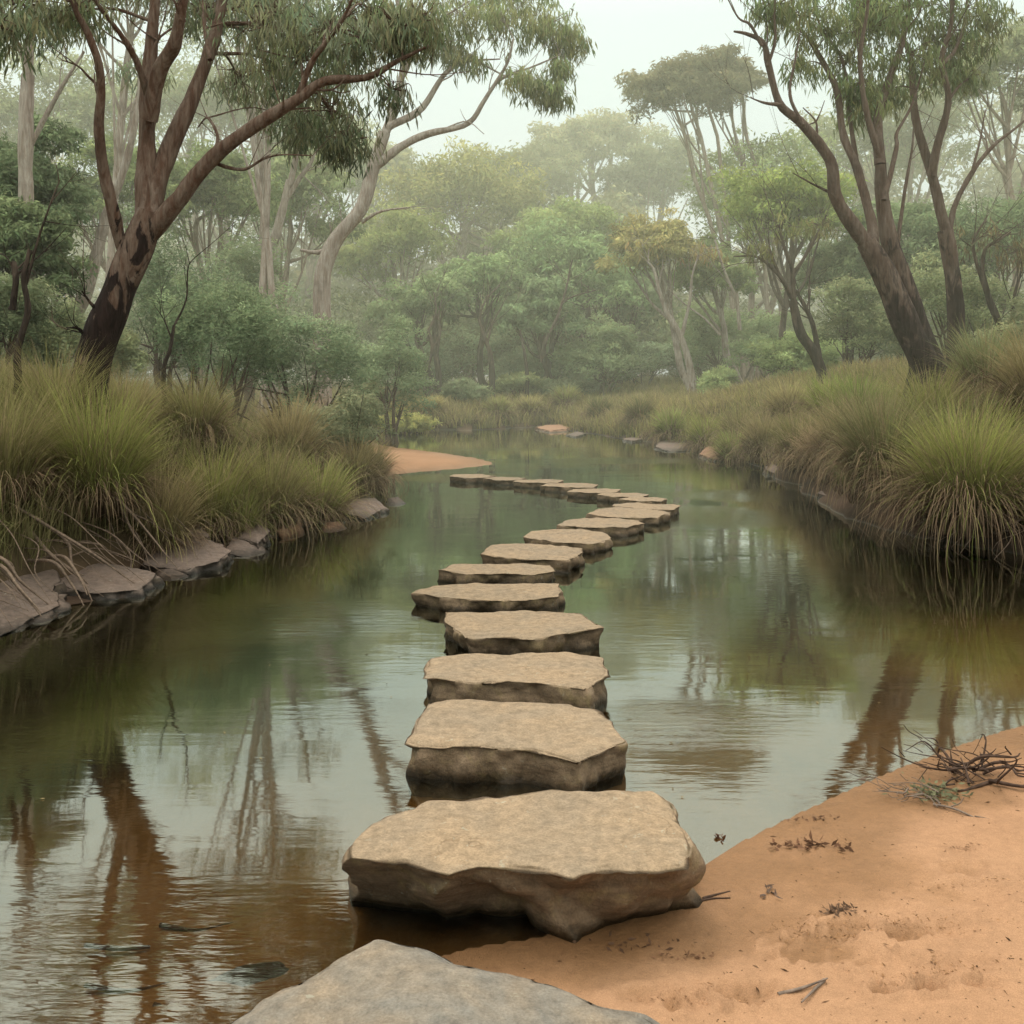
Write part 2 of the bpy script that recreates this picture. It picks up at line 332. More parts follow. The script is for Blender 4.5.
# ------------------------------------------------------------------ stones
def resample(poly, n):
    p = np.array(poly+[poly[0]], float); s = np.r_[0, np.cumsum(np.hypot(*np.diff(p, axis=0).T))]
    u = np.linspace(0, s[-1], n, endpoint=False)
    return np.stack([np.interp(u, s, p[:, 0]), np.interp(u, s, p[:, 1])], 1)
def slab(name, top, ztop, mat, zbot=-.35, bot=None, flare=.02, rough=.5, seed=0, tilt=(0, 0), label=None, cat='rock', group=None, n=220, dome=0, under=.0):
    """top: outline in x, y; bot: outline at the water line; both with matching corner order"""
    top = resample(top, n)
    cen = top.mean(0)
    if bot is None: bot = cen+(top-cen)*(1+flare)
    else: bot = resample(bot, n)
    size = np.ptp(top[:, 0]); rnd = np.random.default_rng(seed); off = rnd.random(3)*50
    rings = []
    ks = np.r_[np.linspace(0, .9, 20)[1:], .94, .97, .99]
    for s in ks:
        q = cen+(top-cen)*s
        rings.append(np.c_[q, np.full(n, ztop)-dome*s*s])
    h = ztop
    for u in np.linspace(0, 1, 22):
        zz = ztop-dome-u*h; q = top*(1-u)+bot*u
        rings.append(np.c_[q, np.full(n, zz)])
    for u in (.3, .7, 1):
        q = cen+(bot-cen)*(1-under*u); rings.append(np.c_[q, np.full(n, zbot*u)])
    V = np.concatenate([[[cen[0], cen[1], ztop]]]+rings, 0)
    # shape noise: facets on the flanks, low undulation on the top, chipped upper edge
    d = V[:, :2]-cen; dn = d/(np.linalg.norm(d, axis=1, keepdims=True)+1e-9)
    depth = np.clip((ztop-dome-V[:, 2])/max(h, .01), 0, 1)
    flank = sst(depth, 0, .18)
    q = V/size*4.2+off
    f = np.zeros(len(V)); f2 = np.zeros(len(V))
    for i in range(len(V)):
        if depth[i] > 0 or True:
            vv = Vector(q[i]); dd = mnoise.voronoi(vv*Vector((1, 1, 1.5)).length*.55)[0]
            f[i] = dd[0]; f2[i] = dd[1]-dd[0]
    fl = -(f-.47)*.2*size*rough+fbm(q*1.6, 3)*.022*size
    g2 = np.array([mnoise.voronoi(Vector(v*2.3+9))[0][0] for v in q]); fl = fl-(g2-.3)*.035*size
    wr = np.zeros(len(V)); wr[1:1+len(ks)*n] = np.repeat(sst(ks, .86, 1.0)*.5, n); flank = np.maximum(wr, np.where(depth > 0, .5+.5*flank, 0)); flank[0] = 0
    amp = flank*np.where(V[:, 2] < -.01, .6, 1)
    V[:, :2] += dn*(fl*amp)[:, None]
    # outline wobble shared by every ring
    V[:, :2] += dn*(fbm(np.c_[V[:, :2]/size*9+off[:2], np.zeros(len(V))], 3)*.012*size*sst(np.linalg.norm(d, axis=1)/size, .12, .4))[:, None]
    topn = fbm(np.c_[V[:, :2]/size*2.6+off[:2], np.zeros(len(V))], 4)*.014*size+fbm(np.c_[V[:, :2]/size*11+off[:2], np.zeros(len(V))], 3)*.0035*size
    rim = sst(1-np.minimum(depth*6, 1), 0, 1)
    V[:, 2] += topn*(.3+.7*rim)
    # rounded, chipped rim: drop the last top rings where the facet noise is high
    N0 = 1; nr = len(ks)
    for r_, dr in ((nr-4, .05), (nr-3, .14), (nr-2, .3), (nr-1, .55), (nr, .9)):
        s = slice(N0+r_*n, N0+(r_+1)*n)
        chip = np.clip(fbm(V[s]/size*7+off+3, 3)*.5+.55, .12, 1.6)
        V[s, 2] -= dr*.032*size*chip*(.4 if h < .12 else 1)*min(1, .35+.9/ (1+n/200))
    cc = (V[:, 0]-cen[0])*tilt[0]+(V[:, 1]-cen[1])*tilt[1]; V[:, 2] += cc
    Fc = [(0, 1+(j+1) % n, 1+j)[::-1] for j in range(n)]
    nrg = len(rings)
    for r_ in range(nrg-1):
        a = 1+r_*n; b = a+n
        for j in range(n):
            k = (j+1) % n; Fc.append((a+j, b+j, b+k, a+k))
    loc = (cen[0], cen[1], 0)
    o = mk(name, V, Fc, mat, loc=loc)
    me = o.data
    import bmesh
    bm = bmesh.new(); bm.from_mesh(me); bmesh.ops.recalc_face_normals(bm, faces=bm.faces); bm.to_mesh(me); bm.free()
    tag(o, label, cat, group); return o
def pxpoly(pts, z):
    o = []
    for a, b in pts:
        Yd = F*(H-z)/(b-HOR); o.append(((a-512)*Yd/F, Yd))
    return o
# stone 1 : explicit outlines (order: left-front -> front to the right -> right side -> back -> left)
t1 = pxpoly([(353, 856), (408, 858), (449, 870), (478, 863), (524, 866), (571, 878), (606, 875), (644, 871), (690, 866), (684, 832), (672, 800), (655, 791), (631, 795), (586, 790), (532, 792), (482, 792), (432, 798), (372, 818), (355, 836)], .27)
b1 = pxpoly([(345, 900), (402, 908), (446, 918), (480, 912), (520, 922), (569, 938), (606, 930), (644, 920), (700, 909), (700, 880), (692, 862), (670, 848), (631, 845), (586, 842), (532, 842), (482, 842), (425, 850), (360, 870), (345, 885)], .0)
GS = 'stepping stones across the river'
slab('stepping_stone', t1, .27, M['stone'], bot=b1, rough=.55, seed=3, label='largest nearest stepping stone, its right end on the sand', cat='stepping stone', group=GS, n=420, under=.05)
ST = [ # back-left x, back-right x, left, right, back y, front y, base y, left notch, label
 ([(408, 742), (420, 745), (520, 749), (575, 762), (622, 740), (600, 712), (565, 704), (470, 700), (432, 704)], .15, 'second stepping stone from the near sand, chipped at its front right corner'),
 ([(426, 679), (470, 683), (540, 684), (580, 688), (606, 673), (600, 656), (560, 652), (470, 653), (434, 657)], .14, 'third stepping stone, long rectangular slab behind the chipped one'),
 ([(446, 619), (470, 636), (530, 640), (565, 634), (600, 628), (580, 613), (540, 610), (490, 610), (450, 612)], .125, 'fourth stepping stone, angular slab with cut away front left corner'),
 ([(416, 592), (440, 597), (500, 600), (556, 596), (556, 585), (520, 582), (470, 582), (435, 585)], .10, 'fifth stepping stone, reaching farthest left of the row in midstream'),
 ([(441, 570), (470, 573), (530, 574), (554, 571), (548, 565), (500, 562), (455, 563)], .10, 'sixth stepping stone, thin slab just behind the leftmost midstream one'),
 ([(485, 553), (520, 557), (565, 560), (580, 551), (576, 546), (530, 543), (492, 545)], .12, 'seventh stepping stone, first slab stepping off to the right of the sixth'),
 ([(525, 536), (560, 541), (590, 543), (608, 537), (600, 532), (570, 529), (534, 531)], .11, 'eighth stepping stone, blocky slab where the row swings right'),
 ([(560, 524), (590, 528), (625, 528), (642, 523), (632, 519), (600, 517), (570, 519)], .10, 'ninth stepping stone, dark sided slab before the right hand bend'),
 ([(590, 513), (620, 517), (655, 517), (668, 512), (655, 509), (620, 507), (598, 509)], .10, 'tenth stepping stone, wide slab just in front of the bend'),
 ([(612, 505), (640, 508), (672, 509), (681, 505), (672, 503), (640, 501), (615, 502)], .10, 'eleventh stepping stone, farthest right slab at the bend of the row'),
 ([(620, 498), (640, 501), (660, 501), (666, 498), (655, 496), (635, 495)], .09, 'twelfth stepping stone, small slab just behind the bend'),
 ([(598, 494), (620, 496.5), (642, 496), (650, 493), (635, 491), (605, 491.5)], .09, 'thirteenth stepping stone, narrow slab as the row turns back left'),
 ([(567, 490), (590, 492.5), (614, 492), (622, 489.5), (605, 487.5), (575, 487.5)], .09, 'fourteenth stepping stone, fifth from the far sandbar end'),
 ([(541, 485), (565, 487.5), (590, 487.5), (598, 484.5), (585, 482), (550, 482)], .09, 'fifteenth stepping stone, fourth from the far sandbar end'),
 ([(514, 481), (535, 483), (556, 482.5), (563, 480), (550, 478), (522, 478)], .09, 'sixteenth stepping stone, third from the far sandbar end'),
 ([(485, 478), (500, 480), (518, 479.5), (524, 477.5), (510, 475.5), (490, 475.5)], .09, 'seventeenth stepping stone, last but one towards the far sandbar'),
 ([(451, 476), (468, 478), (488, 477.5), (495, 475.5), (480, 473), (455, 473)], .09, 'last and smallest stepping stone, touching the far orange sandbar'),
]
for k, (pp, z, lab) in enumerate(ST):
    if k >= 9: mx_, my_ = np.mean([q[0] for q in pp]), max(q[1] for q in pp); pp = [(mx_+(a-mx_)*.93, my_+(b-my_)*.78) for a, b in pp]
    pp = [(a-(1.5 if a < np.mean([q[0] for q in pp]) else -1.5)*(1+z*10), b) for a, b in pp]
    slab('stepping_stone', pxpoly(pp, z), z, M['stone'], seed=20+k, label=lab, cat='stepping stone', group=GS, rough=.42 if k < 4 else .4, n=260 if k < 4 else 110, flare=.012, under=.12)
# front rock under the viewer's feet
fr = pxpoly([(225, 1024), (285, 978), (350, 946), (388, 925), (425, 930), (470, 946), (560, 968), (620, 992), (655, 1024)], .24)+[(.36, 1.9), (.3, 1.45), (-.1, 1.2), (-.6, 1.4), (-.84, 1.9)]
fr = [(x*1.13+.01, y) for x, y in fr]
slab('foreground_rock', fr[::-1], .24, M['rock_front'], seed=5, rough=.3, flare=.10, dome=.05, n=320, zbot=-.3, label='broad smooth grey boulder top cut by the bottom edge', cat='rock')

def rock_px(pts, z, mat, lab, seed, tilt=(0, 0), name='bank_rock', group='flat rocks along the left waterline', rough=.5, dome=.0):
    return slab(name, pxpoly(pts, z), z, M[mat], seed=seed, tilt=tilt, label=lab, cat='rock', group=group, rough=rough*1.3, n=130, flare=.14, dome=dome+.015, zbot=-.3)
rock_px([(-60, 585), (0, 592), (30, 583), (62, 566), (40, 548), (0, 540), (-60, 540)], .24, 'rock_bank', 'large brown sloping slab at the left edge above the water', 31, (-.1, .1))
rock_px([(52, 580), (95, 588), (140, 584), (156, 573), (120, 565), (80, 563)], .10, 'rock_bank', 'long low grey-brown slab beside the tangled roots', 32, (0, .08))
rock_px([(-70, 640), (0, 630), (60, 606), (58, 596), (0, 600), (-70, 606)], .05, 'rock_bank', 'dark wet slab lowest at the left edge of the river', 33, (0, .1))
rock_px([(142, 558), (185, 562), (218, 556), (232, 549), (200, 540), (160, 543)], .12, 'rock_bank', 'flat grey slab with pointed right tip beneath the roots', 34, (0, .1))
rock_px([(155, 536), (185, 540), (210, 533), (196, 524), (160, 521)], .2, 'rock_bank', 'dark slab half hidden under the overhanging grass', 35, (.05, .1))
rock_px([(262, 515), (285, 528), (306, 524), (300, 512), (275, 505)], .15, 'rock_red', 'rust orange tilted rock at the left waterline', 36, (-.25, .1))
rock_px([(345, 510), (365, 514), (386, 506), (375, 499), (352, 500)], .08, 'rock_bank', 'small mauve rock at the end of the left bank', 37, (0, .05))
rock_px([(300, 520), (325, 524), (345, 518), (330, 512), (305, 514)], .05, 'rock_bank', 'thin dark rock between the rust orange and mauve ones', 38)
rock_px([(536, 427), (550, 429.5), (566, 428.5), (576, 426), (562, 423.5), (545, 424.5)], .10, 'rock_red', 'low brownish rock lying at the middle of the far shore', 39, name='shore_rock', group='rocks on the far and right shore')
rock_px([(566, 434), (576, 436), (586, 433), (578, 431)], .05, 'rock_bank', 'small grey rock off the point of the far right bank', 40, name='shore_rock', group='rocks on the far and right shore')
rock_px([(622, 438), (632, 440), (646, 438), (636, 436)], .07, 'rock_bank', 'flat rock in the grass edge of the far right bank', 41, name='shore_rock', group='rocks on the far and right shore')
for k, (pts, zz_, mt, lab) in enumerate([
 ([(225, 548), (250, 551), (268, 545), (255, 538), (232, 539)], .07, 'rock_bank', 'small dark slab between the pointed slab and the rust orange rock'),
 ([(150, 575), (172, 578), (190, 572), (178, 566), (158, 567)], .04, 'rock_bank', 'low wet stone at the waterline before the pointed slab'),
 ([(238, 532), (258, 536), (270, 529), (260, 522), (242, 523)], .16, 'rock_bank', 'dark stone stuck in the bank left of the rust orange rock'),
 ([(320, 528), (338, 530), (350, 526), (340, 521), (324, 522)], .04, 'rock_red', 'thin rusty stone low in the water right of the rust orange rock'),
 ([(385, 503), (396, 505), (406, 501), (398, 497), (388, 498)], .04, 'rock_bank', 'tiny wet stone off the very tip of the left bank')]):
    rock_px(pts, zz_, mt, lab, 70+k, (rs_t := (k % 3-1)*.08, .1), rough=.8, dome=.02)
for k, (pts, zz_, mt, lab) in enumerate([
 ([(655, 445), (672, 448), (690, 447), (684, 441), (664, 440)], .10, 'rock_bank', 'brown rock at the water edge of the far right bank'),
 ([(700, 452), (716, 456), (733, 454), (726, 448), (708, 447)], .12, 'rock_red', 'reddish rock under the grass where the right bank straightens'),
 ([(765, 468), (784, 473), (800, 471), (792, 464), (772, 463)], .12, 'rock_bank', 'dark rock under the overhang of the right bank'),
 ([(818, 492), (840, 497), (858, 495), (850, 487), (826, 486)], .10, 'rock_bank', 'wet rock at the foot of the dusky right tussocks')]):
    rock_px(pts, zz_, mt, lab, 90+k, (0, .05), 'shore_rock', 'rocks on the far and right shore', .7)
# submerged stone, bottom left
z0 = P(265, 975, 2.93)
def sub(name, pts, z, lab, seed):
    Yc = [((a-512)*(F*(H-z)/(b-HOR))/F, F*(H-z)/(b-HOR)) for a, b in pts]
    o = slab(name, Yc, .05, M['rock_bank'], seed=seed, label=lab, cat='rock', rough=.4, n=80, flare=.25, zbot=-.1, dome=.02); o.location.z = z-.05; return o
sub('sunken_rock', [(205, 975), (235, 990), (290, 978), (325, 962), (285, 952), (235, 960)], -.004, 'flat stone under shallow amber water beside the front boulder', 51)

# ------------------------------------------------------------------ tubes
def catmull(pts, n):
    p = np.asarray(pts, float)
    if len(p) < 3:
        t = np.linspace(0, 1, n)[:, None]; return p[0]*(1-t)+p[-1]*t
    q = np.vstack([2*p[0]-p[1], p, 2*p[-1]-p[-2]]); out = []; m = len(p)-1
    for u in np.linspace(0, m-1e-6, n):
        i = int(u); t = u-i; a, b, c, d = q[i:i+4]
        out.append(.5*((2*b)+(-a+c)*t+(2*a-5*b+4*c-d)*t*t+(-a+3*b-3*c+d)*t**3))
    return np.array(out)
class Tubes:
    def __init__(s): s.V = []; s.F = []; s.n = 0
    def add(s, pts, sides=7, seg=None, wob=.06):
        """pts: rows x, y, z, r"""
        pts = np.asarray(pts, float); L = np.linalg.norm(np.diff(pts[:, :3], axis=0), axis=1).sum()
        seg = seg or max(4, min(60, int(len(pts)*4)))
        c = catmull(pts, seg); c[:, 3] = np.maximum(c[:, 3], .0015)
        r0 = pts[:, 3].max(); cen = c[:, :3].copy()
        cen += np.stack([vnoise(cen*1.1+5), vnoise(cen*1.1+15), vnoise(cen*1.1+25)], -1)*min(.12, r0*1.0)*np.linspace(0, 1, seg)[:, None]*wob*8
        tan = np.gradient(cen, axis=0); tan /= np.linalg.norm(tan, axis=1, keepdims=True)+1e-9
        up = np.array([.3, 1, .2]); a = np.cross(tan, up); a /= np.linalg.norm(a, axis=1, keepdims=True)+1e-9; b = np.cross(tan, a)
        th = np.linspace(0, 2*math.pi, sides, endpoint=False)
        ring = a[:, None]*np.cos(th)[None, :, None]+b[:, None]*np.sin(th)[None, :, None]
        pos = cen[:, None]+ring*c[:, 3][:, None, None]
        k = 1+.16*fbm(pos/max(r0, .02)*.5, 2)
        pos = cen[:, None]+ring*(c[:, 3][:, None]*k)[..., None]
        s.V.append(pos.reshape(-1, 3)); i = np.arange(seg*sides).reshape(seg, sides)+s.n; j = np.roll(i, -1, 1)
        s.F.append(np.stack([i[:-1], j[:-1], j[1:], i[1:]], -1).reshape(-1, 4)); s.n += seg*sides
    def build(s, name, mat, parent=None, loc=None):
        return mk(name, np.concatenate(s.V), np.concatenate(s.F), mat, parent, loc=loc)

# ------------------------------------------------------------------ leaves
class Leaves:
    def __init__(s): s.V = []; s.C = []; s.N = []
    def add(s, p, u, L, W, col, pn):
        n = len(p); w = np.cross(u, RNG.normal(size=(n, 3))); w /= np.linalg.norm(w, axis=1, keepdims=True)+1e-9
        L = np.broadcast_to(L, n)[:, None]; W = np.broadcast_to(W, n)[:, None]
        a = p; b = p+u*L*.42+w*W*.5; c = p+u*L; d = p+u*L*.42-w*W*.5
        s.V.append(np.stack([a, b, c, d], 1).reshape(-1, 3))
        s.C.append(np.repeat(col, 4, 0)); s.N.append(np.repeat(pn, 4, 0))
    def build(s, name, mat, parent=None, loc=None):
        V = np.concatenate(s.V); n = len(V)//4
        return mk(name, V, np.arange(n*4).reshape(n, 4), mat, parent, cols=np.concatenate(s.C), pn=np.concatenate(s.N), smooth=False, loc=loc)
def unit(v): return v/(np.linalg.norm(v, axis=-1, keepdims=True)+1e-9)

def droop_blob(lv, tubes, c, r, col, n_str=60, leaf=(.15, .021), anchors=None, dens=9):
    """gum foliage: small hanging sprays spread through an irregular ellipsoid"""
    c = np.asarray(c); r = np.asarray(r)
    q = unit(RNG.normal(size=(n_str, 3)))*(RNG.random((n_str, 1))**.45); q[:, 2] = np.abs(q[:, 2])*1.1-.25
    sp = c+q*r
    for i in range(n_str):
        k = RNG.integers(dens//2, dens*2); ln = RNG.uniform(.15, .5)*min(1, r[2]*1.6)
        t = RNG.random(k); drift = unit(np.array([RNG.normal()*.35, RNG.normal()*.35, -1]))
        pp = sp[i]+drift*t[:, None]*ln+RNG.normal(size=(k, 3))*.05
        u = unit(np.c_[RNG.normal(size=(k, 2))*.38, -np.ones(k)])
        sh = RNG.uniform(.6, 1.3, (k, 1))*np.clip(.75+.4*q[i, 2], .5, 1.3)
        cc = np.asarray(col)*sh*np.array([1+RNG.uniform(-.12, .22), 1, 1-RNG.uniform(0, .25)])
        lv.add(pp, u, RNG.uniform(.7, 1.25, k)*leaf[0], leaf[1]*RNG.uniform(.8, 1.2, k), cc, np.repeat([unit(q[i]+np.array([0, 0, .5]))], k, 0))
        if tubes is not None and i % 3 == 0:
            tubes.add([(*(c+(sp[i]-c)*.15), .010), (*(c+(sp[i]-c)*.6+RNG.normal(size=3)*.05), .006), (*sp[i], .003)], 4, 5)

def puff(lv, c, r, col, n, leaf, sub=10, dark=.6, droop=.7):
    """rounded clump: sub-clumps over an ellipsoid, crown lit side up"""
    c = np.asarray(c, float); r = np.asarray(r, float)
    q = unit(RNG.normal(size=(sub, 3))); q[:, 2] = np.where(q[:, 2] < -.35, -q[:, 2], q[:, 2]); q *= RNG.uniform(.45, 1.0, (sub, 1))
    sub = int(sub*1.4); q = unit(RNG.normal(size=(sub, 3))); q[:, 2] = np.where(q[:, 2] < -.35, -q[:, 2], q[:, 2]); q *= RNG.uniform(.45, 1.08, (sub, 1)); sr = RNG.uniform(.22, .48, sub)
    w = sr**2/np.sum(sr**2); k = RNG.choice(sub, n, p=w)
    d = unit(RNG.normal(size=(n, 3))); d[:, 2] = np.where((d[:, 2] < -.2) & (RNG.random(n) < .65), -d[:, 2], d[:, 2])
    rad = RNG.random(n)**.3*(1+.35*RNG.normal(size=n)*.4)
    loc = q[k]+d*(sr[k]*rad)[:, None]*np.array([1, 1, .75]); p = c+loc*r
    pn = unit(d*.65+unit(loc)*.75+np.array([0, 0, .65]))
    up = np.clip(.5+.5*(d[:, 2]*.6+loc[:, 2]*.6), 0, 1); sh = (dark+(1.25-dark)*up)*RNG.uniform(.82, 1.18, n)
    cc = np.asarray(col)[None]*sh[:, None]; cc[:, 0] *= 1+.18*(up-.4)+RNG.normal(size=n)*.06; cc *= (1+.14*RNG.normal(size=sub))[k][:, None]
    u = unit(RNG.normal(size=(n, 3))*np.array([1, 1, .7])+np.array([0, 0, -droop]))
    lv.add(p, u, leaf*RNG.uniform(.8, 1.7, n), leaf*RNG.uniform(.28, .42, n), np.clip(cc, .004, 1), pn)

def limb(pts, Y0, r0, r1, dy=0.0, curve=1.0):
    out = []; n = len(pts)
    for i, p in enumerate(pts):
        t = i/(n-1); yy = Y0+(p[2] if len(p) > 2 else dy*t**curve)
        out.append((*P(p[0], p[1], yy), (r0*(1-t)+r1*t)*(.72 if r0 > .05 else .9)))
    return out
GT = 'gum trees on the river banks'
def hero(name, label, Y0, trunk, branches, blobs, bark, col, nstr=55, leaf=(.15, .021), twigs=3, group=GT, dens=9, leafmat='leaf_near', extra=None):
    b = trunk[0][:3]; gzv = gz(b[0], b[1]); base = (b[0], b[1], gzv)
    root = empty(name, base); tag(root, label, 'tree', group)
    T = Tubes()
    first = list(trunk[0]); foot = [first[0]-.03, first[1], gzv-.15, first[3]*1.5]; mid = [first[0], first[1], (gzv+first[2])/2+.02, first[3]*1.12]
    T.add([foot, mid]+[list(x) for x in trunk[1:]] if abs(first[2]-gzv) < .25 else [foot, mid]+[list(x) for x in trunk], 14, 44, .02)
    T.build('trunk', M[bark], root, loc=base)
    allp = np.array([q for br in branches for q in br]) if branches else np.array(trunk)
    B = []
    for br in branches:
        t_ = Tubes(); t_.add(br, 10 if br[0][3] > .05 else 6, None, .05)
        B.append(t_)
        # side twigs
        dn = np.array(catmull(np.array(br), 24))
        for _ in range(twigs):
            i = RNG.integers(9, 23); p0 = dn[i, :3]; tg = unit(dn[min(23, i+1), :3]-dn[i-1, :3])
            L = RNG.uniform(.35, 1.1)*Y0/12; dr = unit(tg*.7+RNG.normal(size=3)*.55+np.array([0, 0, .3]))
            r_ = max(.006, dn[i, 3]*.35); p1 = p0+dr*L*.5; p2 = p1+unit(dr+RNG.normal(size=3)*.4+np.array([0, 0, .25]))*L*.5
            t_.add([(*p0, r_), (*p1, r_*.6), (*p2, r_*.3)], 5, 8)
            for _k in range(2):
                d3 = unit(dr+RNG.normal(size=3)*.6); t_.add([(*p1, r_*.45), (*(p1+d3*L*.25), r_*.3), (*(p1+d3*L*.5+np.array([0, 0, .05])), r_*.2)], 4, 6)
    lv = Leaves(); TWS = []
    dense = np.concatenate([catmull(np.array(br), 20)[6:] for br in branches])
    for bl in blobs:
        c = P(bl[0], bl[1], Y0+bl[2]); s = Y0/F; r = np.array([bl[3]*s, bl[3]*s*1.0, bl[4]*s])*1.22
        dd = np.linalg.norm(dense[:, :3]-c, axis=1)+np.maximum(0, dense[:, 2]-c[2])*.5; q = dense[np.argmin(dd)]
        md = (q[:3]+c)/2+np.array([0, 0, .12*dd.min()]); rr = min(q[3]*.7, .008+.011*dd.min())
        TW = Tubes(); TWS.append(TW)
        TW.add([(*q[:3], rr), (*md, rr*.7), (*c, rr*.4)], 6, 9)
        for _ in range(4):
            e = c+unit(RNG.normal(size=3))*r*.8; TW.add([(*((c+md)/2), rr*.45), (*((c*.5+e*.5)+np.array([0, 0, .06])), rr*.3), (*e, .004)], 5, 7)
        droop_blob(lv, TW, c, r, np.asarray(col)*np.array([3.4, 3.2, 3.1])*RNG.uniform(.85, 1.15), int(.9*nstr*(bl[5] if len(bl) > 5 else 1)), leaf, dens=dens)
    for t_ in B: t_.build('branch', M[bark], root, loc=base)
    for TW in TWS: TW.build('twig', M[bark], root, loc=base)
    if lv.V: lv.build('crown', M[leafmat], root, loc=base)
    return root

# --- left hero gum
Y0 = 10.2
tr = limb([(90, 386), (98, 345), (114, 305), (128, 270), (142, 235), (150, 212)], Y0, .29, .19)
brs = [limb([(128, 262), (118, 232), (112, 205), (104, 168), (100, 129), (102, 96), (99, 64), (86, 31), (72, 4), (60, -60)], Y0, .105, .03, -.9),
       limb([(146, 225), (146, 176), (148, 117), (150, 70), (156, 8), (160, -70), (150, -140)], Y0, .17, .04, .5),
       limb([(148, 120), (160, 72), (176, 43), (184, 0), (192, -60), (210, -120)], Y0, .13, .03, -.7),
       limb([(150, 218), (163, 165), (191, 102), (213, 45), (224, 0), (238, -70), (262, -130)], Y0, .16, .04, 1.0),
       limb([(146, 236), (176, 203), (211, 160), (250, 129), (297, 100), (324, 82), (367, 78), (398, 62), (428, 48)], Y0, .155, .018, -.5),
       limb([(297, 100), (312, 62), (330, 38), (344, 18), (355, -5), (375, -40)], Y0-.25, .055, .012, -.5),
       limb([(148, 95), (137, 62), (121, 35), (98, 6), (80, -30)], Y0, .05, .015, -.8),
       limb([(213, 162), (230, 168), (246, 169), (262, 160), (280, 155), (312, 156)], Y0, .026, .006, -.3),
       limb([(103, 90), (90, 78), (78, 66), (62, 60)], Y0-.3, .022, .006, -.3), limb([(210, 60), (205, 30), (203, 0)], Y0, .03, .01, .3),
       limb([(211, 160), (218, 138), (208, 118), (198, 128)], Y0, .03, .008, .3), limb([(108, 320), (92, 305), (82, 292)], Y0, .03, .008, -.3), limb([(91, 350), (80, 330), (66, 328)], Y0, .03, .008, -.3)]
bl = [(262, 28, .3, 40, 40), (300, 60, .4, 45, 42), (330, 110, .6, 42, 40), (350, 140, .5, 28, 26), (365, 40, -.2, 38, 30), (285, 15, 1, 50, 30), (400, 30, -.3, 32, 28), (420, 20, -.2, 30, 26), (330, 30, .2, 40, 36),
      (300, 125, 1.3, 34, 30), (240, 80, 1.6, 30, 26, .7), (200, 10, .8, 30, 20, .6), (75, 5, -.6, 30, 16, .6), (20, 2, -.8, 46, 30, 1.2), (0, 30, -1.0, 40, 26, .9), (60, 20, .6, 34, 22, .8), (60, -50, -.5, 60, 40, .8), (160, -70, .5, 80, 40, .8), (260, -70, .5, 80, 50), (350, -50, 0, 70, 40), (392, 90, -.4, 16, 22, .4), (120, -10, .5, 30, 18, .4), (310, 90, 1.6, 60, 50), (270, 70, 2.2, 50, 44, .9), (345, 60, 1.8, 50, 44), (250, 5, 1.5, 46, 30, .9), (375, 15, .8, 44, 26)]
hero('gum_tree', 'big leaning gum with charred base and spreading limbs on left bank', Y0, tr, brs, bl, 'bark_hero', (.086, .104, .073), 75, (.15, .02), 3)

# --- pale gum behind it
Y0 = 21
tr = limb([(322, 290), (326, 262), (338, 236), (362, 207), (374, 168), (384, 133)], Y0, .25, .17)
brs = [limb([(384, 136), (394, 109), (404, 62), (400, 30), (394, -10)], Y0, .16, .04, .6), limb([(376, 166), (402, 146), (429, 133), (466, 124), (484, 101), (507, 66), (514, 40)], Y0, .14, .03, -.5),
       limb([(386, 128), (421, 109), (445, 74), (464, 62), (500, 58)], Y0, .13, .02, .6), limb([(404, 75), (420, 40), (440, 20), (470, 0)], Y0, .08, .02, -.6), limb([(484, 101), (500, 80), (530, 68), (560, 55)], Y0-.3, .05, .012, .2),
       limb([(300, 250), (318, 252), (330, 246)], Y0, .03, .08, .1), limb([(362, 222), (380, 212), (410, 207)], Y0, .05, .012, -.4), limb([(445, 74), (470, 60), (510, 78), (540, 82)], Y0, .04, .01, .3)]
bl = [(440, 45, .3, 26, 22), (410, 20, .5, 34, 20), (460, 15, -.3, 36, 20), (500, 20, 0, 36, 22), (545, 25, .2, 30, 22), (570, 38, .3, 18, 20), (523, 78, -.3, 22, 16), (552, 92, -.2, 18, 16), (470, 60, 0, 18, 14, .6), (520, 0, .6, 44, 16),
      (430, -20, .5, 50, 24), (500, -40, .5, 60, 30), (385, 15, -.5, 22, 18, .8), (560, 65, 0, 14, 12, .6)]
hero('gum_tree', 'pale smooth gum curving right over the left shrubs', Y0, tr, brs, bl, 'bark_pale', (.10, .125, .07), 80, (.24, .036), 3, dens=8)

# --- right gums
Y0 = 15
tr = limb([(924, 362), (908, 330), (893, 294), (880, 266), (866, 242)], Y0, .33, .2)
brs = [limb([(868, 246), (850, 220), (835, 195), (830, 160), (803, 125), (780, 105), (768, 66), (762, 45), (745, 36), (733, 33)], Y0, .17, .02, -.8), limb([(762, 46), (750, 25), (738, 18), (725, -6)], Y0-.7, .03, .01, -.1),
       limb([(780, 105), (764, 103), (750, 98)], Y0-.6, .035, .008, -.2), limb([(835, 195), (815, 185), (793, 173)], Y0, .03, .008, -.3), limb([(768, 66), (775, 40), (774, 10), (780, -40)], Y0-.6, .03, .01, -.2),
       limb([(874, 250), (872, 225), (858, 172), (843, 137), (835, 86), (811, 43), (796, 20), (790, -30)], Y0, .13, .02, 1.0),
       limb([(858, 172), (850, 120), (842, 59), (820, 25), (812, -30)], Y0+.5, .06, .015, .6), limb([(803, 125), (790, 95), (795, 60), (800, 30)], Y0-.5, .035, .01, .5), limb([(884, 200), (896, 150), (897, 133), (912, 105), (925, 60)], Y0, .06, .015, .8)]
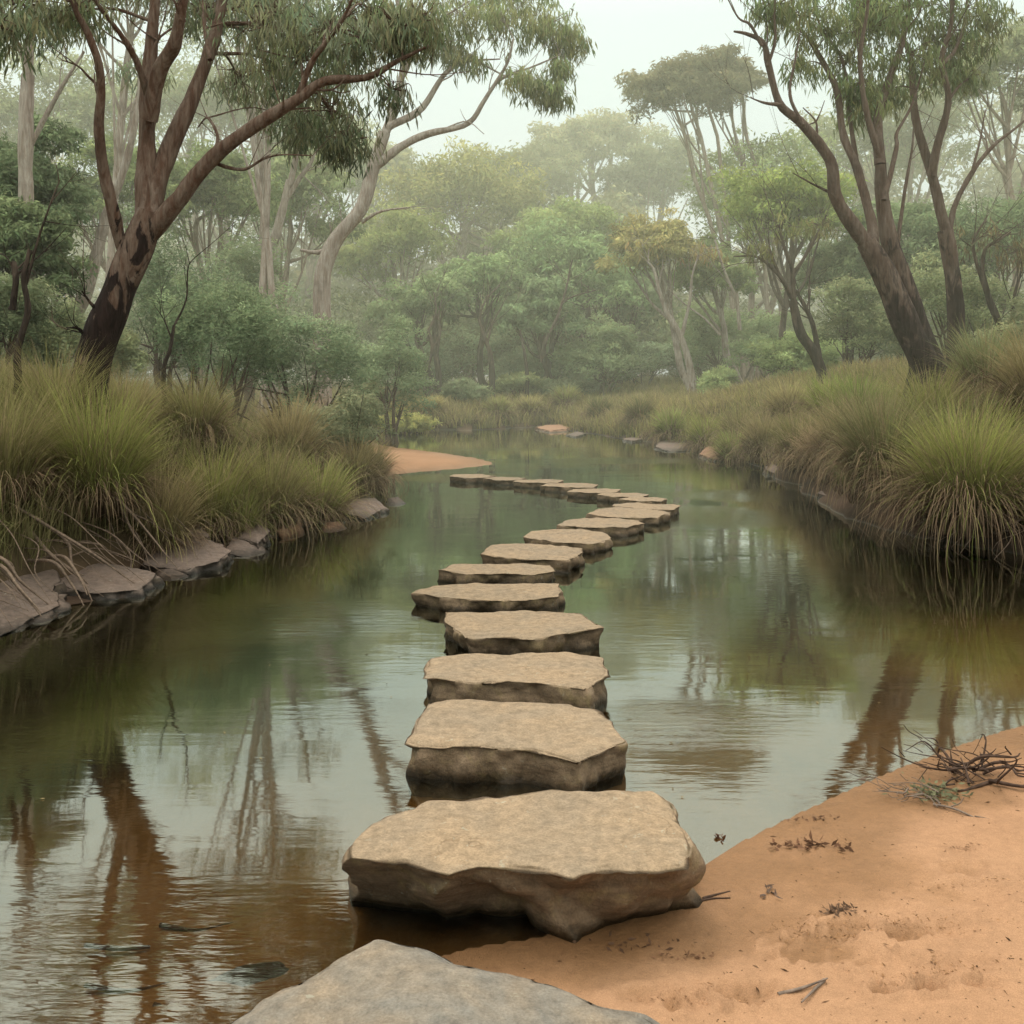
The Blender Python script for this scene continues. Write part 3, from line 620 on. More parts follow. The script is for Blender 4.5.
bl = [(800, 15, .3, 34, 26), (830, 35, .5, 30, 24), (850, 60, .8, 34, 28), (865, 105, .8, 26, 26), (875, 25, .8, 34, 24), (775, 5, -.4, 26, 14), (905, 55, .9, 34, 28), (800, 65, .4, 18, 18, .6), (830, -20, .4, 60, 24), (900, -30, .8, 60, 30), (760, -30, 0, 40, 20), (885, 90, .9, 24, 18)]
hero('gum_tree', 'twin stemmed gum leaning left on right bank, its forked front trunk darkest', Y0, tr, brs, bl, 'bark_right', (.085, .11, .062), 66, (.19, .026), 2, dens=8)
tr = limb([(932, 362), (920, 332), (903, 280), (890, 240), (882, 200), (880, 165)], Y0+.35, .27, .13)
brs = [limb([(880, 165), (878, 117), (893, 70), (905, 30), (915, -30)], Y0+.35, .13, .03, .8), limb([(880, 160), (866, 110), (860, 60), (868, 10), (870, -40)], Y0+.35, .08, .02, -.5), limb([(896, 255), (905, 190), (912, 150), (914, 120)], Y0+.35, .04, .01, .4)]
bl = [(870, 10, .5, 30, 20), (905, 10, .9, 34, 22), (915, -40, .9, 50, 26), (855, 85, .2, 20, 16, .7)]
hero('gum_tree', 'slimmer straight gum rising close behind the left-leaning one on right bank', Y0+.35, tr, brs, bl, 'bark_right', (.085, .115, .06), 70, (.19, .026), 2, dens=8)
Y0 = 16.5
tr = limb([(955, 354), (956, 320), (953, 281), (946, 230)], Y0, .22, .18)
brs = [limb([(947, 236), (932, 176), (915, 117), (911, 59), (897, 35), (866, 18), (850, -20)], Y0, .13, .02, .6), limb([(932, 176), (936, 150), (948, 101), (942, 59), (952, 20), (950, -40)], Y0, .11, .03, -.5),
       limb([(948, 240), (955, 205), (972, 172), (991, 148), (1014, 129), (1050, 100)], Y0, .08, .02, .3), limb([(942, 64), (955, 50), (965, 20), (968, -30)], Y0-.3, .06, .015, .3), limb([(972, 172), (980, 140), (985, 110)], Y0, .03, .01, .2), limb([(948, 101), (960, 85), (970, 78)], Y0-.2, .03, .01, .2)]
bl = [(950, 10, 0, 34, 22), (925, 70, .4, 30, 26), (960, 45, .2, 26, 24), (985, 15, .3, 30, 24), (960, -40, 0, 60, 30), (880, 0, .6, 40, 20), (965, 75, .2, 16, 16, .6), (940, 40, .4, 24, 20)]
hero('gum_tree', 'upright gum forking into a tall Y right of the twin stemmed gum', Y0, tr, brs, bl, 'bark_right', (.085, .11, .062), 62, (.2, .028), 2, dens=8)

# ------------------------------------------------------------------ background trees
def bgtree(name, label, px, Yd, top, cx, cw, ch, col, bark='bark_far', puffs=7, nleaf=7000, leaf=None, trunk_r=None, stems=1, group='trees of the wood behind the river', bend=0, seed=0, cat='tree', sub=10, crown_c=None, flat=.62, basez=None):
    """px: foot column; top: row of the crown's top; cx: crown centre column; cw, ch: crown half width / height in px"""
    rs = np.random.default_rng(seed+1000); s = Yd/F
    bx = (px-512)*s; by = Yd; bz = gz(bx, by); base = np.array([bx, by, bz])
    root = empty(name, tuple(base)); tag(root, label, cat, group)
    ctr = P(cx, top+ch, Yd); rx, rz = cw*s, ch*s
    T = Tubes(); lv = Leaves(); nleaf = int(nleaf*(2.4 if Yd < 20 else 1.25)); leaf = leaf or max(.085, Yd*.0048); tr_ = trunk_r or max(.07, .0045*Yd)
    low = ctr[2]-rz*.55; hgt = low-bz
    cs = []
    for k in range(puffs):
        a = (k+.5)/puffs*2*math.pi*1.618*3; rr = math.sqrt((k+.5)/puffs)
        off = np.array([math.cos(a)*rr*rx*.68, math.sin(a)*rr*rx*.55, (1-rr**2)*rz*.45-rz*.2+rs.uniform(-.3, .22)*rz])
        cs.append(ctr+off)
    for j in range(stems):
        q0 = base+np.array([(j-(stems-1)/2)*tr_*2.2, rs.uniform(-.2, .2), -.15])
        lean = rs.uniform(-.1, .1)*hgt
        q1 = base*.65+np.array([ctr[0], ctr[1], low])*.35+np.array([bend*s+lean, 0, 0]); q2 = np.array([ctr[0]*.8+bx*.2, ctr[1], low])+np.array([(j-(stems-1)/2)*rx*.35, 0, 0])
        fork = q2
        T.add([(*q0, tr_*1.25), (*(q0*.75+q1*.25+np.array([lean*.3, 0, 0])), tr_), (*q1, tr_*.85), (*q2, tr_*.55), (*(q2*.4+cs[j % len(cs)]*.6), tr_*.3), (*cs[j % len(cs)], tr_*.08)], 8, 26, .3)
        for c_ in cs[j::stems]:
            u = rs.uniform(.25, 1); st = q1*(1-u)+q2*u; m_ = st*.5+c_*.5+np.array([0, 0, -.12*rz+rs.uniform(-.1, .1)*rz])
            T.add([(*st, tr_*.45), (*m_, tr_*.3), (*c_, tr_*.12)], 6, 9, .12)
            for _ in range(2):
                e = c_+rs.normal(size=3)*np.array([rx, rx, rz])*.2; T.add([(*m_, tr_*.2), (*(m_*.5+e*.5), tr_*.12), (*e, tr_*.05)], 4, 6)
    pr = 1.25/math.sqrt(puffs)+.1
    for c_ in cs:
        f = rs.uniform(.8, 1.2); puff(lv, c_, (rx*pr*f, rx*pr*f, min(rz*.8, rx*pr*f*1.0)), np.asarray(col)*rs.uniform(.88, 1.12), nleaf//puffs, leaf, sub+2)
    T.build('trunk', M[bark], root, loc=base); lv.build('crown', M['leaf_far'], root, loc=base)
    return root

BL = (.055, .085, .06); GG = (.085, .13, .06); YG = (.15, .19, .05); OL = (.13, .135, .065); BR = (.11, .17, .065); GY = (.085, .105, .075); OR = (.20, .15, .07); DK = (.05, .068, .042)
def br_(c, k=2.0): return (c[0]*k*1.32, c[1]*k*1.27, c[2]*k*1.0)
BG = [
 # label, foot px, Y, top row, cx, cw, ch, col, bark, puffs, stems, bend
 ('wide yellow-olive domed tree above the left middle of the wood', 470, 58, 134, 462, 72, 62, (.16, .165, .06), 'bark_far', 9, 3, 0),
 ('bright green domed tree at the centre of the wood', 565, 50, 188, 560, 62, 46, (.12, .17, .06), 'bark_far', 8, 2, 0),
 ('soft blue-green rounded tree with forked trunk at centre', 610, 42, 218, 570, 58, 52, (.09, .15, .075), 'bark_brown', 8, 2, 0),
 ('bushy green tree on a dark crooked trunk left of centre', 490, 40, 238, 480, 48, 44, (.085, .14, .07), 'bark_brown', 7, 1, -14),
 ('low grey-green tree with two thin twisted dark stems', 428, 38, 250, 428, 46, 48, (.085, .13, .07), 'bark_brown', 7, 2, 8),
 ('olive rounded tree beside the pale leaning gum', 398, 46, 205, 395, 52, 42, (.13, .16, .055), 'bark_far', 7, 1, 0),
 ('grey-olive domed tree rising behind the bright green one', 530, 76, 136, 522, 62, 48, (.11, .12, .075), 'bark_far', 7, 1, 0),
 ('pale umbrella tree standing highest on the centre skyline', 592, 84, 112, 590, 52, 34, (.15, .155, .10), 'bark_far', 6, 3, 0),
 ('hazy grey-green tree right of the skyline umbrella tree', 650, 80, 130, 650, 56, 52, (.10, .115, .08), 'bark_far', 8, 2, 0),
 ('hazy tree low on the skyline over the left pale gum branch', 372, 82, 118, 372, 50, 50, (.12, .13, .08), 'bark_far', 7, 1, 0),
 ('large mid green domed tree behind the right hand saplings', 760, 46, 108, 768, 78, 88, (.11, .15, .065), 'bark_far', 11, 2, 0),
 ('bright yellow-green layered tree left of the leaning gum', 800, 30, 138, 790, 62, 64, (.14, .19, .05), 'bark_brown', 9, 1, 0),
 ('rust tinged tree with a white curling trunk', 691, 35, 206, 655, 40, 42, (.165, .145, .065), 'bark_pale', 7, 1, -12),
 ('green tree with pale kinked trunk right of the rust tinged tree', 745, 36, 222, 712, 36, 46, (.10, .14, .06), 'bark_pale', 7, 1, -8),
 ('dark grey-green tree in the gap right of centre', 622, 46, 238, 622, 44, 54, (.06, .09, .055), 'bark_brown', 7, 2, 0),
 ('blue-green tree at the middle behind the far shore', 545, 38, 262, 545, 40, 44, (.07, .115, .07), 'bark_brown', 7, 2, 6),
 ('dense blue-green tree just right of the Y shaped gum', 985, 27, 150, 985, 80, 88, (.065, .10, .065), 'bark_brown', 11, 2, 0),
 ('blue-green tree between the leaning gum and the Y shaped gum', 905, 29, 175, 905, 56, 76, (.075, .115, .07), 'bark_brown', 9, 1, 0),
 ('shadowy tree low behind the leaning gum', 850, 31, 215, 850, 52, 62, (.065, .095, .06), 'bark_brown', 8, 2, 0),
 ('pale green tree filling the top right corner', 1010, 33, 0, 1005, 64, 66, (.12, .14, .09), 'bark_far', 9, 1, 0),
 ('tall hazy tree behind the top of the right gums', 900, 55, 60, 895, 80, 70, (.12, .14, .085), 'bark_far', 9, 2, 0),
 ('bluish tree crowding the left edge behind the charred gum', 20, 15.5, 95, 20, 74, 90, (.055, .082, .058), 'bark_brown', 11, 2, 0),
 ('dark tree at the left edge under the bluish crown', -20, 14, 190, 0, 66, 66, (.05, .072, .045), 'bark_brown', 9, 2, 0),
 ('mid green tree seen through the limbs of the charred gum', 125, 28, 105, 120, 66, 86, (.10, .14, .06), 'bark_far', 10, 1, 0),
 ('soft green tree right of the charred gum trunk', 205, 30, 118, 210, 62, 72, (.09, .125, .06), 'bark_far', 9, 2, 0),
 ('grey-green tree behind the twin pale trunks', 285, 36, 130, 290, 60, 64, (.10, .13, .07), 'bark_far', 9, 1, 0),
 ('hazy tall tree behind the top of the charred gum', 210, 60, 18, 205, 92, 80, (.12, .145, .08), 'bark_far', 10, 2, 0),
 ('loose crowned tall tree reaching out of frame behind the charred gum, added to darken the water reflection', 262, 25, -70, 255, 88, 66, (.085, .11, .06), 'bark_pale', 10, 2, 0),  # tall crown added to break up the sky's reflection in the river
 ('leafy tree reaching out of frame above the top left corner, added to darken the water reflection', 120, 23, -95, 135, 84, 70, (.085, .11, .06), 'bark_pale', 10, 1, 0),  # second added crown, so the river mirrors dark foliage with gaps
 ('hazy tall tree left of the charred gum top', 60, 50, 40, 55, 80, 74, (.12, .145, .08), 'bark_far', 9, 2, 0),
 ('hazy tall tree behind the pale leaning gum', 320, 66, 88, 318, 66, 66, (.12, .14, .085), 'bark_far', 8, 1, 0),
]
for k, (lab, px, Yd, top, cx, cw, ch, col, bark, pf, st, bend) in enumerate(BG):
    col = tuple(.62*a+.38*b for a, b in zip(col, (.092, .13, .082)))
    bgtree('woodland_tree', lab, px, Yd, top, cx, cw*1.08, ch*1.12, br_(col), bark, pf, 12000 if cw > 55 else 9000, None, None, st, bend=bend, seed=k)
# tall two crowned tree, right of the sky gap
bgtree('woodland_tree', 'tall thin gum with two rounded olive crowns beside the sky gap', 745, 44, 54, 680, 50, 36, (.25, .25, .13), 'bark_far', 8, 14000, None, .13, 3, bend=10, seed=71)
bgtree('woodland_tree', 'right hand olive crown rising beside the two crowned gum', 752, 44.6, 52, 730, 36, 34, (.25, .25, .13), 'bark_far', 7, 11000, None, .12, 2, bend=6, seed=72)

# twin pale trunks, leaning pale trunk, dark small trees
def stems(name, label, Yd, limbs_, bark, blobs=(), col=GY, cat='tree', group='slender trees behind the banks', nst=30, leaf=(.2, .03), tw=3):
    l0 = limbs_[0]; hero(name, label, Yd, l0, limbs_[1:] or [l0[1:]], blobs, bark, col, nst, leaf, tw, group, 7); bpy.context.scene.get('x')
stems('slender_gum', 'pair of smooth pinkish trunks standing left of the pale curving gum', 28, [limb([(272, 262), (276, 235), (284, 205), (290, 180)], 28, .2, .14), limb([(290, 185), (296, 160), (306, 120), (310, 90)], 28, .15, .05), limb([(286, 200), (300, 178), (312, 160), (322, 130)], 28, .12, .04), limb([(262, 250), (265, 200), (262, 160), (255, 110)], 28.2, .16, .08)], 'bark_pale', [(300, 110, 0, 30, 24), (260, 110, 0, 28, 22), (320, 120, 0, 22, 18)])
stems('slender_gum', 'pale leaning trunk just behind the charred gum', 16, [limb([(68, 330), (82, 300), (94, 262), (106, 215)], 16, .2, .12), limb([(106, 215), (122, 175), (134, 130), (140, 95), (138, 60)], 16, .11, .03), limb([(80, 305), (62, 290), (50, 322)], 16, .04, .02)], 'bark_pale', [(140, 70, .2, 26, 20)])
stems('slender_gum', 'grey forked tree in the top left corner', 14, [limb([(28, 300), (26, 220), (26, 120), (28, 75)], 14, .16, .13), limb([(28, 78), (30, 40), (38, 10), (44, -40)], 14, .1, .04), limb([(28, 70), (16, 40), (4, 20), (-12, 0)], 14, .06, .02), limb([(28, 150), (50, 108), (66, 80), (84, 52)], 14, .05, .02)], 'bark_pale', [(10, 20, .3, 44, 26), (50, -30, 0, 60, 26)], (.06, .085, .05))
stems('crooked_sapling', 'small dark crooked stem at the left edge in the grass', 9.6, [limb([(18, 350), (28, 310), (24, 280), (30, 250)], 9.6, .04, .025), limb([(26, 285), (38, 240), (52, 200), (60, 180)], 9.6, .018, .006), limb([(12, 310), (16, 280), (14, 262)], 9.6, .04, .03)], 'bark_brown', [])
stems('crooked_sapling', 'thin bare sapling between the charred gum and the shrubs', 11.5, [limb([(164, 368), (170, 350), (174, 325)], 11.5, .03, .02), limb([(174, 326), (186, 300), (188, 268), (196, 256)], 11.5, .017, .005), limb([(172, 340), (164, 320), (154, 305)], 11.5, .012, .004)], 'bark_brown', [])
stems('twisted_tree', 'small dark twisted tree with bare forked branches left of the leaning gum', 22, [limb([(822, 372), (812, 350), (800, 332), (793, 300)], 22, .19, .13), limb([(793, 300), (792, 270), (784, 250), (778, 225)], 22, .09, .03), limb([(792, 298), (780, 277), (757, 257), (733, 256)], 22, .08, .02), limb([(792, 275), (806, 255), (818, 232), (826, 215)], 22, .06, .02), limb([(780, 277), (770, 250), (768, 232)], 22, .04, .01), limb([(821, 368), (814, 330), (806, 308), (796, 290)], 22.2, .1, .05)], 'bark_brown', [(785, 225, 0, 34, 18), (820, 225, 0, 22, 14), (760, 250, 0, 18, 12)], (.08, .09, .045), tw=6)
stems('twisted_tree', 'dark branching tree at the right edge behind the grass', 19, [limb([(1008, 350), (1000, 325), (990, 300), (982, 270)], 19, .12, .07), limb([(982, 272), (985, 250), (998, 240), (1010, 232)], 19, .05, .02), limb([(984, 285), (976, 260), (974, 240), (985, 220)], 19, .05, .02), limb([(1012, 330), (1014, 300), (1022, 270)], 19, .06, .03)], 'bark_brown', [(990, 235, 0, 34, 20), (1020, 250, 0, 22, 18)], (.075, .07, .045), tw=6)
stems('slender_gum', 'white barked thin tree curling left at its top on the far right bank', 34, [limb([(692, 378), (686, 352), (678, 332), (668, 315)], 33, .2, .13), limb([(668, 316), (660, 295), (654, 270), (648, 262)], 33, .12, .04), limb([(682, 335), (690, 300), (692, 275), (698, 255)], 33, .1, .03), limb([(740, 330), (736, 300), (724, 270), (714, 240)], 33.5, .1, .05), limb([(720, 335), (704, 318), (686, 305), (668, 290)], 33, .05, .02)], 'bark_pale', [(650, 245, 0, 24, 16), (705, 250, 0, 20, 14)], (.15, .13, .06), leaf=(.3, .05))
stems('crooked_sapling', 'small dark crooked tree on the far shore left of centre', 35.5, [limb([(492, 376), (490, 355), (484, 335)], 35.5, .16, .1), limb([(484, 336), (480, 318), (486, 300), (500, 285)], 35.5, .08, .03), limb([(487, 345), (492, 325), (500, 310)], 35.5, .07, .03)], 'bark_brown', [], tw=5)
stems('crooked_sapling', 'leftmost thin twisted tree on the far shore', 35, [limb([(425, 376), (432, 350), (428, 330)], 35, .1, .08), limb([(428, 332), (436, 312), (434, 292)], 35, .07, .03), limb([(431, 350), (440, 335), (438, 318), (442, 300)], 35, .05, .02)], 'bark_brown', [], tw=5)
stems('crooked_sapling', 'dark slanting tree on the far shore right of centre', 36, [limb([(527, 374), (524, 350), (520, 330)], 36, .1, .06), limb([(541, 362), (546, 340), (556, 320), (566, 290), (572, 260)], 36, .12, .04), limb([(556, 320), (566, 300), (596, 290)], 36, .06, .03)], 'bark_brown', [], tw=5)

# ------------------------------------------------------------------ shrubs
def shrub(label, px, Yd, w, h, col, seed, nleaf=9000, name='shrub', leafk=1.0, twig='twig', group='shrubs between the trees', sink=0):
    rs = np.random.default_rng(seed+500); s = Yd/F; bx = (px-512)*s; bz = gz(bx, Yd)-sink; base = np.array([bx, Yd, bz])
    root = empty(name, tuple(base)); tag(root, label, 'shrub', group)
    T = Tubes(); lv = Leaves(); rx, hz = w*s, h*s; nleaf = int(nleaf*1.5); leaf = max(.05, Yd*.0036)*leafk
    k = max(5, int(rx/hz*5)+3)
    for i in range(k):
        a = rs.uniform(0, 2*math.pi); rr = math.sqrt(rs.random()); c_ = base+np.array([math.cos(a)*rr*rx*.7, math.sin(a)*rr*rx*.5, hz*rs.uniform(.45, .82)*(1-.35*rr*rr)])
        T.add([(*(base+np.array([math.cos(a)*.1*rx, math.sin(a)*.1*rx, -.05])), .02*hz+.008), (*(base*.55+c_*.45+np.array([0, 0, -.04*hz])), .012*hz+.005), (*c_, .004)], 5, 9, .3)
        for _ in range(4):
            e = c_+rs.normal(size=3)*np.array([rx*.3, rx*.3, hz*.25]); m_ = base*.45+c_*.55; T.add([(*m_, .008*hz+.003), (*(m_*.5+e*.5+rs.normal(size=3)*.03*hz), .006), (*e, .003)], 4, 7, .3)
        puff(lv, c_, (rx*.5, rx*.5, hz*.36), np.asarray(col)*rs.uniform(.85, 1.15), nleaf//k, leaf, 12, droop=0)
    T.build('stems', M[twig], root, loc=base); lv.build('foliage', M['leaf_far'], root, loc=base)
SB = [
 ('large grey-green shrub right of the charred gum', 215, 14.5, 66, 165, (.065, .095, .062), 12000),
 ('blue-green shrub under the pale curving gum', 300, 17, 84, 135, (.07, .10, .07), 12000),
 ('dusky twiggy shrub overhanging the end of the left bank', 348, 14.2, 56, 84, (.075, .085, .062), 9000),
 ('tall blue-green shrub left of the twin pale trunks', 165, 19, 76, 185, (.065, .095, .065), 12000),
 ('grey shrub filling the gap behind the pale curving gum', 390, 25, 66, 112, (.08, .115, .075), 9000),
 ('soft green shrub left of the charred gum foot', 40, 13, 60, 90, (.07, .085, .055), 9000),
 ('pale green round bush on the far right bank', 722, 30, 24, 34, (.12, .165, .08), 6000),
 ('dark grey bush hanging over the far shore left of centre', 462, 34.2, 28, 30, (.07, .095, .06), 6000),
 ('low olive bush right of the dark far shore bush', 520, 36.5, 26, 24, (.10, .125, .06), 5000),
 ('grey-green hummock bush at the centre of the far shore', 575, 37.5, 40, 22, (.085, .11, .075), 6000),
 ('small yellowish bush on the far shore near the sandbar', 408, 29, 26, 26, (.15, .16, .06), 5000),
 ('brushy dark bush on right bank behind the twisted tree', 850, 24, 60, 84, (.07, .085, .05), 8000),
 ('shadowy bush between the trunks of the right gums', 960, 21, 84, 100, (.07, .085, .05), 9000),
 ('blue-grey bush deep in the wood at centre', 640, 41, 52, 46, (.075, .11, .075), 7000),
 ('blue-grey bush low in the wood left of centre', 535, 41, 54, 44, (.075, .11, .075), 7000),
 ('mauve-grey bush in the wood behind the white barked tree', 700, 42, 46, 50, (.085, .105, .075), 7000),
 ('green bush behind the yellow-green layered tree', 775, 33, 54, 66, (.08, .12, .065), 8000),
 ('shadowy bush behind the left shore crooked trees', 425, 42, 56, 60, (.07, .105, .07), 7000),
 ('dense dark shrub at the left edge behind the crooked stem', -5, 12, 60, 110, (.055, .07, .045), 9000),
 ('soft shrub at the foot of the pale leaning trunk', 110, 17, 52, 90, (.085, .10, .06), 9000),
 ('tall soft shrub deep behind the pale curving gum', 250, 27, 80, 150, (.085, .12, .075), 12000),
 ('round green shrub left of the rust tinged tree', 600, 37, 56, 70, (.09, .13, .075), 9000),
 ('broad green shrub behind the pale bush of the right bank', 730, 38, 66, 84, (.09, .13, .07), 9000),
 ('broad grey-green shrub filling the wood left of centre', 470, 44, 80, 84, (.085, .12, .075), 9000),
 ('pale green shrub low behind the twisted tree', 800, 27, 54, 56, (.10, .14, .065), 8000),
 ('grey brush beneath the dark branching tree at the right edge', 1030, 18, 56, 80, (.07, .08, .05), 8000),
]
for k, (lab, px, Yd, w_, h_, col, nl) in enumerate(SB): shrub(lab, px, Yd, w_, h_*1.1, br_(tuple(.7*a+.3*b for a, b in zip(col, (.075, .105, .08))), 2.5), k, nl)

# far wood: a hazy continuous mass behind everything
lv = Leaves(); rs = np.random.default_rng(5)
for k in range(190):
    Yd = rs.uniform(62, 150); xx = rs.uniform(-.85, .85)*Yd
    side = abs(xx/Yd)
    hh = rs.uniform(7, 14)+10*max(0, side-.16)*2.2
    n_ = 4 if hh > 14 else 3
    for j in range(n_):
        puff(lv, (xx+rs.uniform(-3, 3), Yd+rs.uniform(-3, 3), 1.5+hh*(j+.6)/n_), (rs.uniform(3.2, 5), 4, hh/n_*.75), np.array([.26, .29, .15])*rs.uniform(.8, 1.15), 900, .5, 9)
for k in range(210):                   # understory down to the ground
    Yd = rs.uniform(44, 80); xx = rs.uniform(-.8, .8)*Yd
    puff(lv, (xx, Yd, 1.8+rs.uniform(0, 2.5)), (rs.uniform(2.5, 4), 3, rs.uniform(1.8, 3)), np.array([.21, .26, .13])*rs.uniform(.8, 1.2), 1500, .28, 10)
o = lv.build('distant_wood', M['leaf_far']); tag(o, 'hazy grey-green wood filling the distance behind the river', 'wood', kind='stuff')

# ------------------------------------------------------------------ grass
def blades(base, n, L, W, spread, col0, col1, lean=.5, droop=.9, rad=.15, seed=0, segs=5, zoff=None):
    """base: (k,3) tuft positions, n blades per tuft; returns verts, faces, cols, normals"""
    rs = np.random.default_rng(seed); k = len(base); N = k*n
    b = np.repeat(base, n, 0)
    ang = rs.uniform(0, 2*math.pi, N); rr = np.sqrt(rs.random(N))*np.repeat(np.broadcast_to(rad, k), n)
    dirx, diry = np.cos(ang), np.sin(ang)
    p0 = b+np.c_[dirx*rr, diry*rr, np.zeros(N)]
    Ln = np.repeat(np.broadcast_to(L, k), n)*rs.uniform(.55, 1.15, N); ln = np.clip(rs.normal(lean, spread, N), .03, 1.6)*np.where(rs.random(N) < .12, 1.9, 1)
    Wd = np.repeat(np.broadcast_to(W, k), n)*rs.uniform(.7, 1.3, N)
    t = np.linspace(0, 1, segs)
    dr = droop*rs.uniform(.5, 1.4, N)
    th = ln[:, None]*(.35+t[None]*1.0)+dr[:, None]*t[None]**1.6*1.3         # angle from vertical grows along the blade
    th = np.minimum(th, 2.9); dl = Ln[:, None]/(segs-1)
    hx = np.concatenate([np.zeros((N, 1)), np.cumsum(np.sin(th[:, :-1])*dl, 1)], 1); vz = np.concatenate([np.zeros((N, 1)), np.cumsum(np.cos(th[:, :-1])*dl, 1)], 1)
    jit = rs.normal(0, .6, N); dx2 = np.cos(ang+jit); dy2 = np.sin(ang+jit)
    cx_ = p0[:, 0:1]+hx*dx2[:, None]; cy_ = p0[:, 1:2]+hx*dy2[:, None]; cz_ = p0[:, 2:3]+vz
    wx, wy = -dy2, dx2; fa = rs.uniform(-.8, .8, N); wx = wx*np.cos(fa)+dx2*np.sin(fa); wy = wy*np.cos(fa)+dy2*np.sin(fa)
    wt = Wd[:, None]*(1-t[None]**1.8*.93)*.5
    A = np.stack([cx_+wx[:, None]*wt, cy_+wy[:, None]*wt, cz_], -1); B = np.stack([cx_-wx[:, None]*wt, cy_-wy[:, None]*wt, cz_], -1)
    V = np.stack([A, B], 2).reshape(-1, 3)
    i = np.arange(N*segs*2).reshape(N, segs, 2); Fq = np.stack([i[:, :-1, 0], i[:, :-1, 1], i[:, 1:, 1], i[:, 1:, 0]], -1).reshape(-1, 4)
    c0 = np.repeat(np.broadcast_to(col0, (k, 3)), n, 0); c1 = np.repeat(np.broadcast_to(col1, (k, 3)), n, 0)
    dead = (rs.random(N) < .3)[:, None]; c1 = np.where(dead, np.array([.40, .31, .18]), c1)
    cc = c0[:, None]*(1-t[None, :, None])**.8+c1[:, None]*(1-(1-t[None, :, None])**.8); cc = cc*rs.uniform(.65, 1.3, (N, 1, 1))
    cc = np.repeat(cc[:, :, None], 2, 2).reshape(-1, 3)
    nn = unit(np.stack([dx2, dy2, np.full(N, .9)], -1)); nn = np.repeat(nn, segs*2, 0)
    return V, Fq, cc, nn
def join_b(parts):
    V, Fq, Cc, Nn = [], [], [], []; o = 0
    for v, f, c, n_ in parts: V.append(v); Fq.append(f+o); Cc.append(c); Nn.append(n_); o += len(v)
    return np.concatenate(V), np.concatenate(Fq), np.concatenate(Cc), np.concatenate(Nn)

GTU = 'grass tussocks along the banks'
def tussock(label, px, Yd, size, col, seed, n=1100, dead=.45, dx=0, name='grass_tussock', zz=None):
    x = (px-512)*Yd/F+dx; z = gz(x, Yd)-.03
    if zz is not None: z = zz
    base = np.array([[x, Yd, z]]); root = empty(name, (x, Yd, z)); tag(root, label, 'grass tussock', GTU)
    k = 1+.1*(Yd/10-1)
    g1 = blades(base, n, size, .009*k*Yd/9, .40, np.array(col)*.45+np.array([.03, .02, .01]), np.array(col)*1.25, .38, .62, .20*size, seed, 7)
    o = mk('green_blades', g1[0], g1[1], M['grass'], root, g1[2], g1[3], loc=(x, Yd, z))
    g2 = blades(base, int(n*dead), size*(.62 if x < 0 and Yd < 10.5 else .95), .010*k*Yd/9, .3, (.12, .08, .052), (.30, .21, .14), .95, 1.5, .26*size, seed+77, 7)
    mk('dead_blades', g2[0], g2[1], M['grass'], root, g2[2], g2[3], loc=(x, Yd, z))
G1 = (.27, .275, .09); G2 = (.25, .235, .095); G3 = (.33, .275, .135); G4 = (.30, .32, .10)
